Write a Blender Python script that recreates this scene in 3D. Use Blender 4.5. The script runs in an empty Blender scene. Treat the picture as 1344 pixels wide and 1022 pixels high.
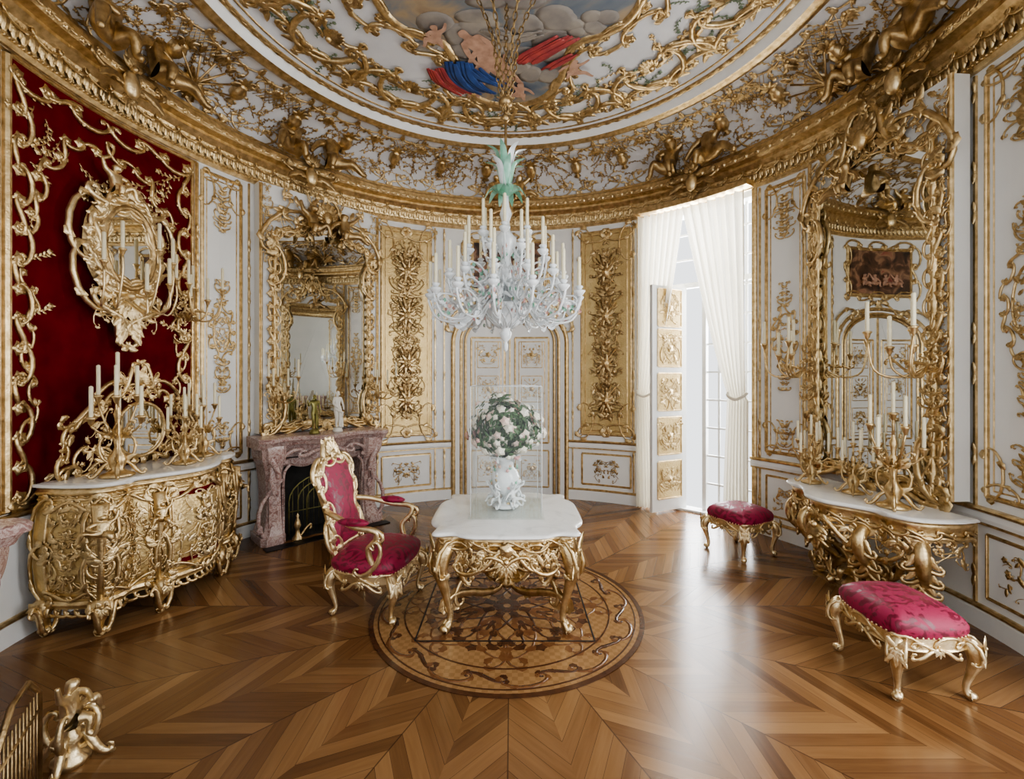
import bpy, math, random
import numpy as np
from math import pi, sin, cos, radians, degrees, atan2, sqrt
from mathutils import Vector
scene = bpy.context.scene
C = np.array([-0.02, 3.6]); R = 3.5; EYE = 1.85; F = 600.0

def hit(px, r=R):
    t = (px-672)/F; a = 1+t*t; b = -2*(t*C[0]+C[1]); c = C@C-r*r
    D = (-b+sqrt(b*b-4*a*c))/(2*a)
    th = atan2(D-C[1], t*D-C[0])
    if th < -pi/2: th += 2*pi
    return th, D

# ------------------------------------------------------------------ materials
class NT:
    def __init__(s, name):
        s.m = bpy.data.materials.new(name); s.m.use_nodes = True
        s.t = s.m.node_tree; s.b = s.t.nodes['Principled BSDF']; s.out = s.t.nodes['Material Output']
    def n(s, typ, **kw):
        x = s.t.nodes.new(typ)
        for k, v in kw.items(): setattr(x, k, v)
        return x
    def l(s, a, b): s.t.links.new(a, b)
    def M(s, op, a, b=None, c=None):
        x = s.n('ShaderNodeMath', operation=op)
        for i, v in enumerate((a, b, c)):
            if v is None: continue
            if isinstance(v, (int, float)): x.inputs[i].default_value = v
            else: s.l(v, x.inputs[i])
        return x.outputs[0]
    def mix(s, f, a, b):
        x = s.n('ShaderNodeMix', data_type='RGBA')
        for i, v in ((0, f), (6, a), (7, b)):
            if isinstance(v, (int, float)): x.inputs[i].default_value = v
            elif isinstance(v, tuple): x.inputs[i].default_value = (v[0], v[1], v[2], 1)
            else: s.l(v, x.inputs[i])
        return x.outputs[2]
    def noise(s, scale, detail=3, vec=None, rough=.5, dist=0):
        x = s.n('ShaderNodeTexNoise'); x.inputs['Scale'].default_value = scale
        x.inputs['Detail'].default_value = detail; x.inputs['Roughness'].default_value = rough
        x.inputs['Distortion'].default_value = dist
        if vec is None:
            vec = s.n('ShaderNodeTexCoord').outputs['Object']
        s.l(vec, x.inputs['Vector']); return x.outputs['Fac']
    def ramp(s, f, stops):
        x = s.n('ShaderNodeValToRGB'); cr = x.color_ramp
        while len(cr.elements) < len(stops): cr.elements.new(.5)
        for e, (p, c) in zip(cr.elements, stops):
            e.position = p; e.color = (c[0], c[1], c[2], 1)
        s.l(f, x.inputs[0]); return x.outputs[0]
    def bump(s, h, st=.2, d=.01):
        x = s.n('ShaderNodeBump'); x.inputs['Strength'].default_value = st; x.inputs['Distance'].default_value = d
        s.l(h, x.inputs['Height']); s.l(x.outputs[0], s.b.inputs['Normal'])

def simple(name, c1, c2=None, metal=0, rough=.5, scale=20, bump=0, bscale=None, **kw):
    t = NT(name)
    c2 = c2 or tuple(x*.85 for x in c1)
    f = t.noise(scale, 4)
    t.l(t.ramp(f, [(.3, c2), (.7, c1)]), t.b.inputs['Base Color'])
    t.b.inputs['Metallic'].default_value = metal; t.b.inputs['Roughness'].default_value = rough
    if bump: t.bump(t.noise(bscale or scale*2, 3), bump, .004)
    for k, v in kw.items(): t.b.inputs[k.replace('_', ' ')].default_value = v
    return t.m

GOLD = simple('gilding', (.83, .65, .38), (.47, .33, .16), .96, .35, 18, .7, 70)
GOLDL = simple('light_gilding', (.90, .74, .48), (.60, .45, .24), .92, .36, 18, .6, 70)
GOLDD = simple('antique_gilding', (.60, .44, .24), (.29, .195, .09), .95, .38, 14, .7, 70)
WHITE = simple('white_lacquer', (.82, .82, .80), (.78, .785, .77), 0, .35, 3)
COVE = simple('cove_plaster', (.72, .72, .73), (.62, .62, .64), 0, .55, 3)
IVORY = simple('candle_wax', (.82, .75, .55), (.76, .68, .46), 0, .45, 30)
PORC = simple('glazed_porcelain', (.80, .81, .81), (.66, .70, .71), 0, .15, 18)
PINK = simple('pink_glaze', (.72, .33, .38), (.6, .45, .3), 0, .3, 30)
GREEN = simple('green_glaze', (.12, .36, .22), (.32, .52, .42), 0, .3, 12)
LEAFG = simple('leaf_green', (.035, .09, .03), (.08, .15, .05), 0, .5, 40)
GARL = simple('garland_green', (.10, .15, .09), (.2, .24, .15), 0, .5, 30)
CREAM = simple('cream_petals', (.82, .79, .68), (.76, .68, .55), 0, .5, 25)
BLUSH = simple('blush_petals', (.78, .55, .50), (.74, .62, .5), 0, .5, 25)
IRON = simple('black_iron', (.02, .02, .02), (.035, .03, .03), .6, .45, 20)
SOOT = simple('soot_brick', (.015, .014, .013), (.03, .028, .025), 0, .9, 10)
BRONZE = simple('greenish_bronze', (.30, .27, .10), (.18, .16, .05), .7, .35, 20)
STATUE = simple('alabaster', (.82, .79, .72), (.74, .7, .62), 0, .3, 20)
DARKW = simple('inlay_dark', (.05, .02, .01), (.09, .035, .015), 0, .25, 20)
MEDW = simple('inlay_mid', (.18, .08, .03), (.13, .05, .02), 0, .25, 20)
FLESH = simple('painted_flesh', (.55, .34, .24), (.38, .22, .15), 0, .6, 15)
PBLUE = simple('painted_blue', (.03, .09, .30), (.015, .04, .14), 0, .6, 8)
PRED = simple('painted_rose', (.46, .07, .06), (.25, .03, .04), 0, .6, 8)
PGREY = simple('painted_cloud', (.34, .30, .25), (.2, .18, .17), 0, .6, 5)

def velvet():
    t = NT('red_velvet')
    f = t.noise(6, 4)
    t.l(t.ramp(f, [(.3, (.085, .0012, .005)), (.7, (.135, .003, .008))]), t.b.inputs['Base Color'])
    t.b.inputs['Roughness'].default_value = .95
    t.b.inputs['Specular IOR Level'].default_value = .12
    t.b.inputs['Sheen Weight'].default_value = .06
    t.b.inputs['Sheen Tint'].default_value = (.9, .1, .12, 1)
    t.bump(t.noise(300, 2), .2, .002)
    return t.m
VELVET = velvet()
def damask():
    t = NT('crimson_damask')
    f = t.noise(11, 2, dist=2.2)
    r = t.ramp(f, [(.46, (.13, .004, .02)), (.50, (.27, .012, .052))])
    t.l(r, t.b.inputs['Base Color'])
    t.l(t.ramp(f, [(.46, (.35,)*3), (.5, (.6,)*3)]), t.b.inputs['Roughness'])
    t.b.inputs['Sheen Weight'].default_value = .10
    t.b.inputs['Sheen Tint'].default_value = (1, .3, .5, 1)
    t.bump(t.noise(160, 2), .25, .002)
    return t.m
DAMASK = damask()
def marble(name, stops, scale, rough=.2, dist=1.5):
    t = NT(name)
    f = t.noise(scale, 9, rough=.68, dist=dist)
    t.l(t.ramp(f, stops), t.b.inputs['Base Color'])
    t.b.inputs['Roughness'].default_value = rough
    return t.m
ROUGE = marble('rouge_marble', [(.28, (.16, .09, .08)), (.42, (.36, .21, .19)), (.5, (.58, .47, .43)), (.56, (.34, .20, .18)), (.7, (.44, .34, .32))], 13, .22)
WMARB = marble('white_marble', [(.3, (.60, .59, .57)), (.45, (.76, .75, .72)), (.7, (.82, .81, .78))], 3, .12)
def mirrorm():
    t = NT('mirror_glass')
    f = t.noise(2, 2)
    t.l(t.ramp(f, [(.3, (.78, .79, .77)), (.7, (.82, .83, .81))]), t.b.inputs['Base Color'])
    t.b.inputs['Metallic'].default_value = 1; t.b.inputs['Roughness'].default_value = .012
    return t.m
MIRROR = mirrorm()
def glassm():
    t = NT('clear_glass')
    tr = t.n('ShaderNodeBsdfTransparent'); tr.inputs[0].default_value = (.98, .995, .985, 1)
    gl = t.n('ShaderNodeBsdfGlossy'); gl.inputs['Roughness'].default_value = .02
    lw = t.n('ShaderNodeLayerWeight'); lw.inputs[0].default_value = .5
    fac = t.M('ADD', t.M('MULTIPLY', t.M('POWER', lw.outputs['Facing'], 4.), .4), .05)
    mx = t.n('ShaderNodeMixShader')
    t.l(fac, mx.inputs[0]); t.l(tr.outputs[0], mx.inputs[1]); t.l(gl.outputs[0], mx.inputs[2])
    t.l(mx.outputs[0], t.out.inputs[0]); return t.m
GLASS = glassm()
def curtm():
    t = NT('sheer_silk')
    d = t.n('ShaderNodeBsdfDiffuse'); d.inputs[0].default_value = (.84, .81, .73, 1)
    tl = t.n('ShaderNodeBsdfTranslucent'); tl.inputs[0].default_value = (.86, .82, .72, 1)
    mx = t.n('ShaderNodeMixShader'); mx.inputs[0].default_value = .36
    t.l(d.outputs[0], mx.inputs[1]); t.l(tl.outputs[0], mx.inputs[2])
    tr = t.n('ShaderNodeBsdfTransparent'); m2 = t.n('ShaderNodeMixShader')
    f = t.noise(60, 2)
    t.l(t.M('MULTIPLY', f, .08), m2.inputs[0])
    t.l(mx.outputs[0], m2.inputs[1]); t.l(tr.outputs[0], m2.inputs[2])
    t.l(m2.outputs[0], t.out.inputs[0]); return t.m
CURT = curtm()
def goldpanel():
    t = NT('gold_ground_panel')
    co = t.n('ShaderNodeTexCoord').outputs['Object']
    v = t.n('ShaderNodeTexVoronoi'); v.inputs['Scale'].default_value = 45; t.l(co, v.inputs['Vector'])
    f = t.noise(6, 3)
    t.l(t.ramp(f, [(.3, (.55, .40, .18)), (.7, (.67, .51, .26))]), t.b.inputs['Base Color'])
    t.b.inputs['Metallic'].default_value = .8; t.b.inputs['Roughness'].default_value = .42
    t.bump(v.outputs['Distance'], .5, .004); return t.m
GPANEL = goldpanel()
def skym():
    t = NT('painted_sky')
    f = t.noise(2.2, 5, dist=.6)
    t.l(t.ramp(f, [(.3, (.07, .10, .16)), (.45, (.16, .18, .20)), (.56, (.36, .27, .17)), (.75, (.15, .09, .06))]), t.b.inputs['Base Color'])
    t.b.inputs['Roughness'].default_value = .6; return t.m
PSKY = skym()
def darkpaint():
    t = NT('old_oil_painting')
    f = t.noise(5, 4, dist=.8)
    t.l(t.ramp(f, [(.35, (.03, .02, .015)), (.5, (.12, .06, .035)), (.62, (.35, .2, .12)), (.75, (.25, .05, .04))]), t.b.inputs['Base Color'])
    t.b.inputs['Roughness'].default_value = .35; return t.m
OILP = darkpaint()

def parquet():
    t = NT('parquet')
    co = t.n('ShaderNodeTexCoord').outputs['Object']
    sp = t.n('ShaderNodeSeparateXYZ'); t.l(co, sp.inputs[0])
    x = t.M('SUBTRACT', sp.outputs[0], float(C[0])); y = t.M('SUBTRACT', sp.outputs[1], float(C[1])+.1)
    r = t.M('SQRT', t.M('ADD', t.M('MULTIPLY', x, x), t.M('MULTIPLY', y, y)))
    seg = 2*pi/16
    ph = t.M('ARCTAN2', y, x)
    k = t.M('ROUND', t.M('DIVIDE', ph, seg))
    lo = t.M('SUBTRACT', ph, t.M('MULTIPLY', k, seg))
    u = t.M('MULTIPLY', r, t.M('COSINE', lo)); v = t.M('MULTIPLY', r, t.M('SINE', lo))
    av = t.M('ABSOLUTE', v)
    s = t.M('MULTIPLY', t.M('SUBTRACT', u, av), .7071); tt = t.M('MULTIPLY', t.M('ADD', u, av), .7071)
    sw = t.M('DIVIDE', s, .078)
    idx = t.M('FLOOR', sw); fr = t.M('FRACT', sw); sg = t.M('SIGN', v)
    seed = t.M('ADD', t.M('ADD', t.M('MULTIPLY', idx, 1.37), t.M('MULTIPLY', k, 17.13)), t.M('MULTIPLY', sg, 5.31))
    wn = t.n('ShaderNodeTexWhiteNoise', noise_dimensions='1D'); t.l(seed, wn.inputs['W'])
    cb = t.n('ShaderNodeCombineXYZ')
    t.l(t.M('MULTIPLY', s, 34.), cb.inputs[0]); t.l(t.M('MULTIPLY', tt, 2.2), cb.inputs[1]); t.l(seed, cb.inputs[2])
    g = t.noise(1., 5, cb.outputs[0], .6, .4)
    val = t.M('ADD', t.M('ADD', t.M('MULTIPLY', wn.outputs[0], .5), t.M('MULTIPLY', g, .42)), t.M('MULTIPLY', sg, .05))  # sg term paints the chevron halves' differing light reflection into the board colour
    col = t.ramp(val, [(.1, (.085, .037, .014)), (.35, (.15, .070, .027)), (.6, (.22, .112, .045)), (.85, (.30, .165, .072))])
    e1 = t.M('LESS_THAN', fr, .03); e2 = t.M('LESS_THAN', av, .0035)
    e = t.M('MAXIMUM', e1, e2)
    t.l(t.mix(t.M('MULTIPLY', e, .7), col, (.03, .012, .006)), t.b.inputs['Base Color'])
    t.l(t.M('ADD', t.M('MULTIPLY', g, .14), .15), t.b.inputs['Roughness'])
    t.b.inputs['Specular IOR Level'].default_value = .5
    t.bump(t.M('ADD', t.M('MULTIPLY', wn.outputs[0], .3), t.M('MULTIPLY', e, -1.)), .12, .002)
    return t.m
PARQ = parquet()
def medal():
    t = NT('marquetry')
    co = t.n('ShaderNodeTexCoord').outputs['Object']
    ch = t.n('ShaderNodeTexChecker'); ch.inputs['Scale'].default_value = 28; t.l(co, ch.inputs[0])
    ch.inputs[1].default_value = (.34, .195, .088, 1); ch.inputs[2].default_value = (.28, .155, .065, 1)
    f = t.noise(30, 4)
    t.l(t.mix(t.M('MULTIPLY', f, .4), ch.outputs[0], (.17, .08, .03)), t.b.inputs['Base Color'])
    t.b.inputs['Roughness'].default_value = .22; return t.m
MARQ = medal()

# ------------------------------------------------------------------ mesh builder
class MB:
    def __init__(s, m=None):
        s.V = []; s.Q = []; s.T = []; s.n = 0; s.st = []; s.mats = []; s.mi = 0; s.sm = True
        if m: s.mat(m)
    def mat(s, m):
        if m not in s.mats: s.mats.append(m)
        s.mi = s.mats.index(m); return s
    def push(s, f): s.st.append(f); return s
    def pop(s): s.st.pop()
    def raw(s, V, Q=None, T=None, smooth=None):
        V = np.asarray(V, float).reshape(-1, 3)
        for f in reversed(s.st): V = f(V)
        sm = s.sm if smooth is None else smooth
        s.V.append(V)
        if Q is not None and len(Q): s.Q.append((np.asarray(Q, np.int64)+s.n, s.mi, sm))
        if T is not None and len(T): s.T.append((np.asarray(T, np.int64)+s.n, s.mi, sm))
        s.n += len(V)
    def grid(s, G, cu=False, cv=False, smooth=None):
        a, b = G.shape[:2]
        I = np.arange(a*b).reshape(a, b)
        if cu: I = np.vstack([I, I[:1]])
        if cv: I = np.hstack([I, I[:, :1]])
        Q = np.stack([I[:-1, :-1], I[1:, :-1], I[1:, 1:], I[:-1, 1:]], -1).reshape(-1, 4)
        s.raw(G.reshape(-1, 3), Q, smooth=smooth)
    def finish(s, name):
        V = np.concatenate(s.V)
        lv = []; tot = []; mi = []; sm = []
        for arr, k in ((s.Q, 4), (s.T, 3)):
            for f, m, smf in arr:
                lv.append(f.reshape(-1)); tot.append(np.full(len(f), k)); mi.append(np.full(len(f), m)); sm.append(np.full(len(f), smf))
        lv = np.concatenate(lv).astype(np.int32); tot = np.concatenate(tot); mi = np.concatenate(mi); sm = np.concatenate(sm)
        st = np.concatenate([[0], np.cumsum(tot)[:-1]]).astype(np.int32)
        me = bpy.data.meshes.new(name)
        me.vertices.add(len(V)); me.vertices.foreach_set('co', V.astype(np.float32).ravel())
        me.loops.add(len(lv)); me.loops.foreach_set('vertex_index', lv)
        me.polygons.add(len(tot)); me.polygons.foreach_set('loop_start', st)
        me.polygons.foreach_set('material_index', mi.astype(np.int32))
        me.polygons.foreach_set('use_smooth', sm.astype(bool))
        for m in s.mats: me.materials.append(m)
        me.update(calc_edges=True); me.validate()
        o = bpy.data.objects.new(name, me); scene.collection.objects.link(o); return o

def nrm(a): return a/np.maximum(np.linalg.norm(a, axis=-1, keepdims=True), 1e-9)
def tube(mb, P, r, n=6, ref=None, flat=1., closed=False):
    P = np.asarray(P, float); m = len(P); r = np.broadcast_to(np.asarray(r, float), (m,)).copy() if np.ndim(r) == 0 or len(r) == m else np.interp(np.linspace(0, 1, m), np.linspace(0, 1, len(r)), r)
    if closed: T = nrm(np.roll(P, -1, 0)-np.roll(P, 1, 0))
    else: T = nrm(np.gradient(P, axis=0))
    if ref is not None:
        N = nrm(np.cross(np.asarray(ref, float), T)); B = np.cross(T, N)
    else:
        N = np.zeros_like(P); a = np.array([0, 0, 1.]) if abs(T[0][2]) < .8 else np.array([1., 0, 0])
        v = np.cross(a, T[0]); N[0] = v/np.linalg.norm(v)
        for i in range(1, m):
            v = N[i-1]-T[i]*(N[i-1]@T[i]); N[i] = v/max(np.linalg.norm(v), 1e-9)
        B = np.cross(T, N)
    if not closed:
        P = np.concatenate([P[:1], P, P[-1:]]); N = np.concatenate([N[:1], N, N[-1:]]); B = np.concatenate([B[:1], B, B[-1:]])
        r = np.concatenate([[r[0]*.05], r, [r[-1]*.05]])
    a = np.linspace(0, 2*pi, n, endpoint=False)
    G = P[:, None]+r[:, None, None]*(np.cos(a)[None, :, None]*N[:, None]+flat*np.sin(a)[None, :, None]*B[:, None])
    mb.grid(G, cu=closed, cv=True)
def sweep(mb, P, prof, ref=(0, 0, 1), closed=False, smooth=False):
    P = np.asarray(P, float); ref = np.asarray(ref, float)
    T = nrm(np.roll(P, -1, 0)-np.roll(P, 1, 0)) if closed else nrm(np.gradient(P, axis=0))
    N = nrm(np.cross(ref, T))
    pr = np.asarray(prof, float)
    G = P[:, None]+pr[None, :, :1]*N[:, None]+pr[None, :, 1:2]*ref
    mb.grid(G, cu=closed, smooth=smooth)
def lathe(mb, prof, n=16, c=(0, 0, 0), smooth=True, axis=2):
    pr = np.asarray(prof, float); a = np.linspace(0, 2*pi, n, endpoint=False)
    x = pr[:, :1]*np.cos(a); y = pr[:, :1]*np.sin(a); z = np.repeat(pr[:, 1:2], n, 1)
    G = np.stack([x, y, z] if axis == 2 else [x, z, y], -1)+np.asarray(c, float)
    mb.grid(G, cv=True, smooth=smooth)
def ball(mb, c, r, n=8, m=6):
    r = np.broadcast_to(np.asarray(r, float), (3,))
    a = np.linspace(0, 2*pi, n, endpoint=False); b = np.linspace(-pi/2+.02, pi/2-.02, m)
    G = np.stack([np.cos(b)[:, None]*np.cos(a)*r[0], np.cos(b)[:, None]*np.sin(a)*r[1], np.repeat(np.sin(b)[:, None], n, 1)*r[2]], -1)+np.asarray(c, float)
    mb.grid(G, cv=True)
def box(mb, x0, x1, y0, y1, z0, z1):
    V = [(x, y, z) for z in (z0, z1) for y in (y0, y1) for x in (x0, x1)]
    mb.raw(V, [(0, 2, 3, 1), (4, 5, 7, 6), (0, 1, 5, 4), (2, 6, 7, 3), (0, 4, 6, 2), (1, 3, 7, 5)], smooth=False)
def rings(mb, pts, prof, closed=True, smooth=False):
    p = np.asarray(pts, float); c = (p.max(0)+p.min(0))/2; rm = np.linalg.norm(p-c, axis=1).mean()
    L = []
    for ins, z in prof:
        q = c+(p-c)*max(.001, 1-ins/rm)
        L.append(np.column_stack([q, np.full(len(q), z)]))
    mb.grid(np.array(L), cv=closed, smooth=smooth)
def smooth(pts, n=6, closed=False):
    p = np.asarray(pts, float); m = len(p); out = []
    rngm = m if closed else m-1
    for i in range(rngm):
        if closed: a, b, c, d = p[i-1], p[i], p[(i+1) % m], p[(i+2) % m]
        else: a, b, c, d = p[max(i-1, 0)], p[i], p[i+1], p[min(i+2, m-1)]
        for t in np.arange(n)/n:
            out.append(.5*((2*b)+(c-a)*t+(2*a-5*b+4*c-d)*t*t+(-a+3*b-3*c+d)*t**3))
    if not closed: out.append(p[-1])
    return np.array(out)
def dens(pts, step=.06, closed=False):
    p = np.asarray(pts, float)
    if closed: p = np.vstack([p, p[:1]])
    L = np.concatenate([[0], np.cumsum(np.linalg.norm(np.diff(p, axis=0), axis=1))])
    n = max(2, int(L[-1]/step)); s = np.linspace(0, L[-1], n+1)
    if closed: s = s[:-1]
    return np.column_stack([np.interp(s, L, p[:, i]) for i in range(p.shape[1])])

# maps
def wallmap(th0, r=R):
    def f(P):
        th = th0-P[:, 0]/r; rr = r-P[:, 2]
        return np.column_stack([C[0]+rr*np.cos(th), C[1]+rr*np.sin(th), P[:, 1]])
    return f
CR0, CR1, CZ0, CZ1 = 3.42, 2.6, 4.55, 5.0
def covemap(th0):
    def f(P):
        th = th0-P[:, 0]/3.2; a = P[:, 1]*pi/2
        nr = -.45*np.cos(a); nz = -.82*np.sin(a); q = np.hypot(nr, nz)
        rr = CR0-(CR0-CR1)*(1-np.cos(a))+P[:, 2]*nr/q; z = CZ0+(CZ1-CZ0)*np.sin(a)+P[:, 2]*nz/q
        return np.column_stack([C[0]+rr*np.cos(th), C[1]+rr*np.sin(th), z])
    return f
def ceilmap(z=5.06, ang=0, r0=0):
    ca, sa = cos(ang), sin(ang)
    def f(P):
        rr = P[:, 1]+r0
        return np.column_stack([C[0]+rr*ca-P[:, 0]*sa, C[1]+rr*sa+P[:, 0]*ca, z-P[:, 2]])
    return f
def frame(o, ph, mir=1):
    U = np.array([-sin(ph), cos(ph), 0]); W = np.array([cos(ph), sin(ph), 0]); Z = np.array([0, 0, 1.]); o = np.asarray(o, float)
    return lambda P: o+P[:, :1]*U*mir+P[:, 1:2]*Z+P[:, 2:3]*W
def pframe(o, ph, s=1.):
    U = np.array([-sin(ph), cos(ph), 0]); W = np.array([cos(ph), sin(ph), 0]); Z = np.array([0, 0, 1.]); o = np.asarray(o, float)
    return lambda P: o+s*(P[:, :1]*U+P[:, 1:2]*W+P[:, 2:3]*Z)
def aff(o, U, V, W):
    o, U, V, W = [np.asarray(q, float) for q in (o, U, V, W)]
    return lambda P: o+P[:, :1]*U+P[:, 1:2]*V+P[:, 2:3]*W
def rot2(o, ang, s=1.):
    c, d = cos(ang)*s, sin(ang)*s
    return lambda P: np.column_stack([o[0]+P[:, 0]*c-P[:, 1]*d, o[1]+P[:, 0]*d+P[:, 1]*c, (o[2] if len(o) > 2 else 0)+P[:, 2]*s])
FLIP = lambda P: P*np.array([-1, 1, 1])
def shift(u, v=0, w=0): return lambda P: P+np.array([u, v, w])
def perim(pts, bulge=lambda z: 0*z, closed=False):
    p = np.asarray(pts, float)
    if closed: p = np.vstack([p, p[:1]])
    L = np.concatenate([[0], np.cumsum(np.linalg.norm(np.diff(p, axis=0), axis=1))])
    T = nrm(np.gradient(p, axis=0)); N = np.column_stack([-T[:, 1], T[:, 0]])
    if closed and (N*(p-p.mean(0))).sum() < 0: N = -N
    h = 0 if closed else L[-1]/2
    def f(P):
        s = P[:, 0]+h
        if closed: s = s % L[-1]
        q = np.column_stack([np.interp(s, L, p[:, i]) for i in (0, 1)]); nn = nrm(np.column_stack([np.interp(s, L, N[:, i]) for i in (0, 1)]))
        q = q+nn*(P[:, 2]+bulge(P[:, 1]))[:, None]
        return np.column_stack([q, P[:, 1]])
    f.L = L[-1]
    return f

# ornaments in (u,v,w)
_pc = {}
THIN = .66
def spath(kind, n=20):
    if (kind, n) in _pc: return _pc[kind, n]
    s = np.linspace(0, 1, 600); x = np.abs(2*s-1)
    if kind == 'C': k = 2.2+44*x**4
    elif kind == 'S': k = np.sign(2*s-1)*(1.0+42*x**4)
    else: k = .8+34*s**4.5
    th = np.cumsum(k)/600; z = np.cumsum(np.exp(1j*th)); z = (z-z[0])/(z[-1]-z[0])
    wt = np.cumsum(1+.25*np.abs(k)); wt = (wt-wt[0])/(wt[-1]-wt[0])
    idx = np.searchsorted(wt, np.linspace(0, 1, n)).clip(0, 599)
    _pc[kind, n] = (z[idx], s[idx]); return _pc[kind, n]
def scroll(mb, p0, p1, kind='C', flip=1, r=None, w=.01, n=20, sides=5, leaves=2, lift=.0, lw=1.):
    z, s = spath(kind, n); d = complex(p1[0]-p0[0], p1[1]-p0[1]); L = abs(d)
    if L < 1e-4: return
    zz = (z if flip > 0 else z.conj())*d+complex(*p0[:2])
    if r is None: r = .055*L
    r = r*THIN
    if kind == 'J': rad = r*(.3+.9*np.minimum(1, s*4))*(1-.55*s)
    else: rad = r*(.5+.6*np.sin(pi*s))
    P = np.column_stack([zz.real, zz.imag, w+rad*.6+lift*np.sin(pi*s)])
    tube(mb, P, rad, sides, ref=(0, 0, 1))
    if leaves:
        leaves += 1; LL = L*.30
        for i in range(leaves):
            j = int(n*(i+1)/(leaves+1)); j = min(j, n-2)
            dz = zz[j+1]-zz[j-1]; a = np.angle(dz)
            sd = -1 if flip > 0 else 1
            if kind == 'S' and j < n//2: sd = -sd
            leaf(mb, (zz[j].real, zz[j].imag), a+sd*.6, LL, LL*.29*lw, -sd*1.8/LL, w+r*.5)
def leaf(mb, p, ang, L, W, curl=0, w=.01, n=7, h=None):
    s = np.linspace(0, 1, n); a = ang+curl*L*s
    x = p[0]+np.cumsum(np.cos(a))*L/n-np.cos(ang)*L/n; y = p[1]+np.cumsum(np.sin(a))*L/n-np.sin(ang)*L/n
    h = h if h is not None else W*.7
    ww = W*(np.sin(pi*(.08+.9*s))**.8)*(.68+.42*np.abs(np.sin(3.2*pi*s)))
    o = np.array([-1, -.5, 0, .5, 1.]); hh = np.array([0, 1., .35, 1., 0])
    nx, ny = -np.sin(a), np.cos(a)
    X = x[:, None]+nx[:, None]*ww[:, None]*o; Y = y[:, None]+ny[:, None]*ww[:, None]*o
    Z = w+h*hh[None]*np.sin(pi*(.15+.8*s))[:, None]+h*.7*s[:, None]**2
    mb.grid(np.stack([X, Y, Z], -1))
def flower(mb, p, r, w=.01, k=5, h=.45):
    a = np.linspace(0, 2*pi, k*3, endpoint=False); g = []
    for q, z in ((1., 0), (.85, .55), (.45, .45), (.3, .9), (.02, 1.)):
        rr = r*q*(1+.25*np.cos(k*a)*(q > .4)); g.append(np.column_stack([p[0]+rr*np.cos(a), p[1]+rr*np.sin(a), np.full(len(a), w+z*r*h)]))
    mb.grid(np.array(g), cv=True)
def shell(mb, p, ang, r, w=.01, n=7, spread=2.2):
    for i in range(n):
        a = ang+spread*(i/(n-1)-.5); q = r*(.75+.25*cos((i/(n-1)-.5)*pi))
        leaf(mb, p, a, q, r*.17, 0, w, h=r*.14)
    ball(mb, (p[0], p[1], w+r*.08), r*.17)
def run(mb, path, size, r, w=.01, rn=None, leaves=2, fl=.5, start=0):
    P = dens(path, size)
    for i in range(len(P)-1):
        k = ('C', 'S', 'C', 'J')[(i+start) % 4]
        scroll(mb, P[i], P[i+1], k, 1 if (i+start) % 2 else -1, r, w, leaves=leaves)
        if fl: flower(mb, P[i], r*1.7*fl*2, w)
def both(mb, fn):
    fn(); mb.push(FLIP); fn(); mb.pop()
def column(mb, v0, v1, hw, rn, step=.15, r=.011, w=.01, u=0):
    v = v0
    mb.push(shift(u))
    while v < v1-.3*step:
        q = hw*rn.uniform(.55, 1.); dy = step*rn.uniform(.2, 1.2); k = rn.choice('CSJ'); fl = rn.choice((1, -1)); la = rn.uniform(.2, 1.3); q2 = rn.uniform(-.9, .1)
        def fn():
            scroll(mb, (.012, v), (q, v+dy), k, fl, r, w, leaves=1)
            leaf(mb, (.01, v), la, q*.8, q*.16, 1.5, w+.01)
            leaf(mb, (.01, v+step*.5), q2, q*.7, q*.15, -1.5, w)
            leaf(mb, (.01, v+step*.8), la*.6, q*.6, q*.13, -2, w)
        both(mb, fn)
        if rn.random() < .7: flower(mb, (0, v+step*.2), hw*rn.uniform(.14, .26), w+.012)
        else: shell(mb, (0, v), pi/2, hw*.45, w+.01, 5)
        v += step
    mb.pop()
def symfill(mb, n, hw, v0, v1, size, rn, inside=None, w=.01, r=None):
    for _ in range(n):
        u = rn.uniform(.02, hw); v = rn.uniform(v0, v1)
        if inside and not inside(u, v): continue
        a = rn.uniform(0, 2*pi); L = size*rn.uniform(.6, 1.2); k = rn.choice('CSJ'); f = rn.choice((1, -1)); t = rn.random()
        def fn():
            if t < .5: scroll(mb, (u-L/2*cos(a), v-L/2*sin(a)), (u+L/2*cos(a), v+L/2*sin(a)), k, f, r or L*.06, w, leaves=1, n=16)
            elif t < .85: leaf(mb, (u, v), a, L*.8, L*.16, f*4, w)
            else: flower(mb, (u, v), L*.18, w)
        both(mb, fn)
def sprig(mb, p, ang, L, rn, w=.012, lf=.05, curl=None):
    curl = rn.uniform(-2.2, 2.2) if curl is None else curl
    n = 10; s = np.linspace(0, 1, n); a = ang+curl*s
    x = p[0]+np.cumsum(np.cos(a))*L/n; y = p[1]+np.cumsum(np.sin(a))*L/n
    tube(mb, np.column_stack([x, y, np.full(n, w)]), .0045, 4, ref=(0, 0, 1))
    for i in range(1, n):
        sd = 1 if i % 2 else -1
        leaf(mb, (x[i], y[i]), a[i]+sd*rn.uniform(.5, 1.1), lf*rn.uniform(.8, 1.3), lf*.24, 0, w, n=4)
    flower(mb, (x[-1], y[-1]), lf*.5, w)
MOLD = [(-.022, 0), (-.018, .012), (-.006, .02), (.004, .02), (.01, .01), (.02, .012), (.022, 0)]
def rect(mb, u0, u1, v0, v1, prof=MOLD, sc=1., w=0):
    for a, b in (((u0, v0), (u1, v0)), ((u1, v0), (u1, v1)), ((u1, v1), (u0, v1)), ((u0, v1), (u0, v0))):
        P = dens([a, b], .1); P = np.column_stack([P, np.full(len(P), w)])
        sweep(mb, P, np.array(prof)*sc)
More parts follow.
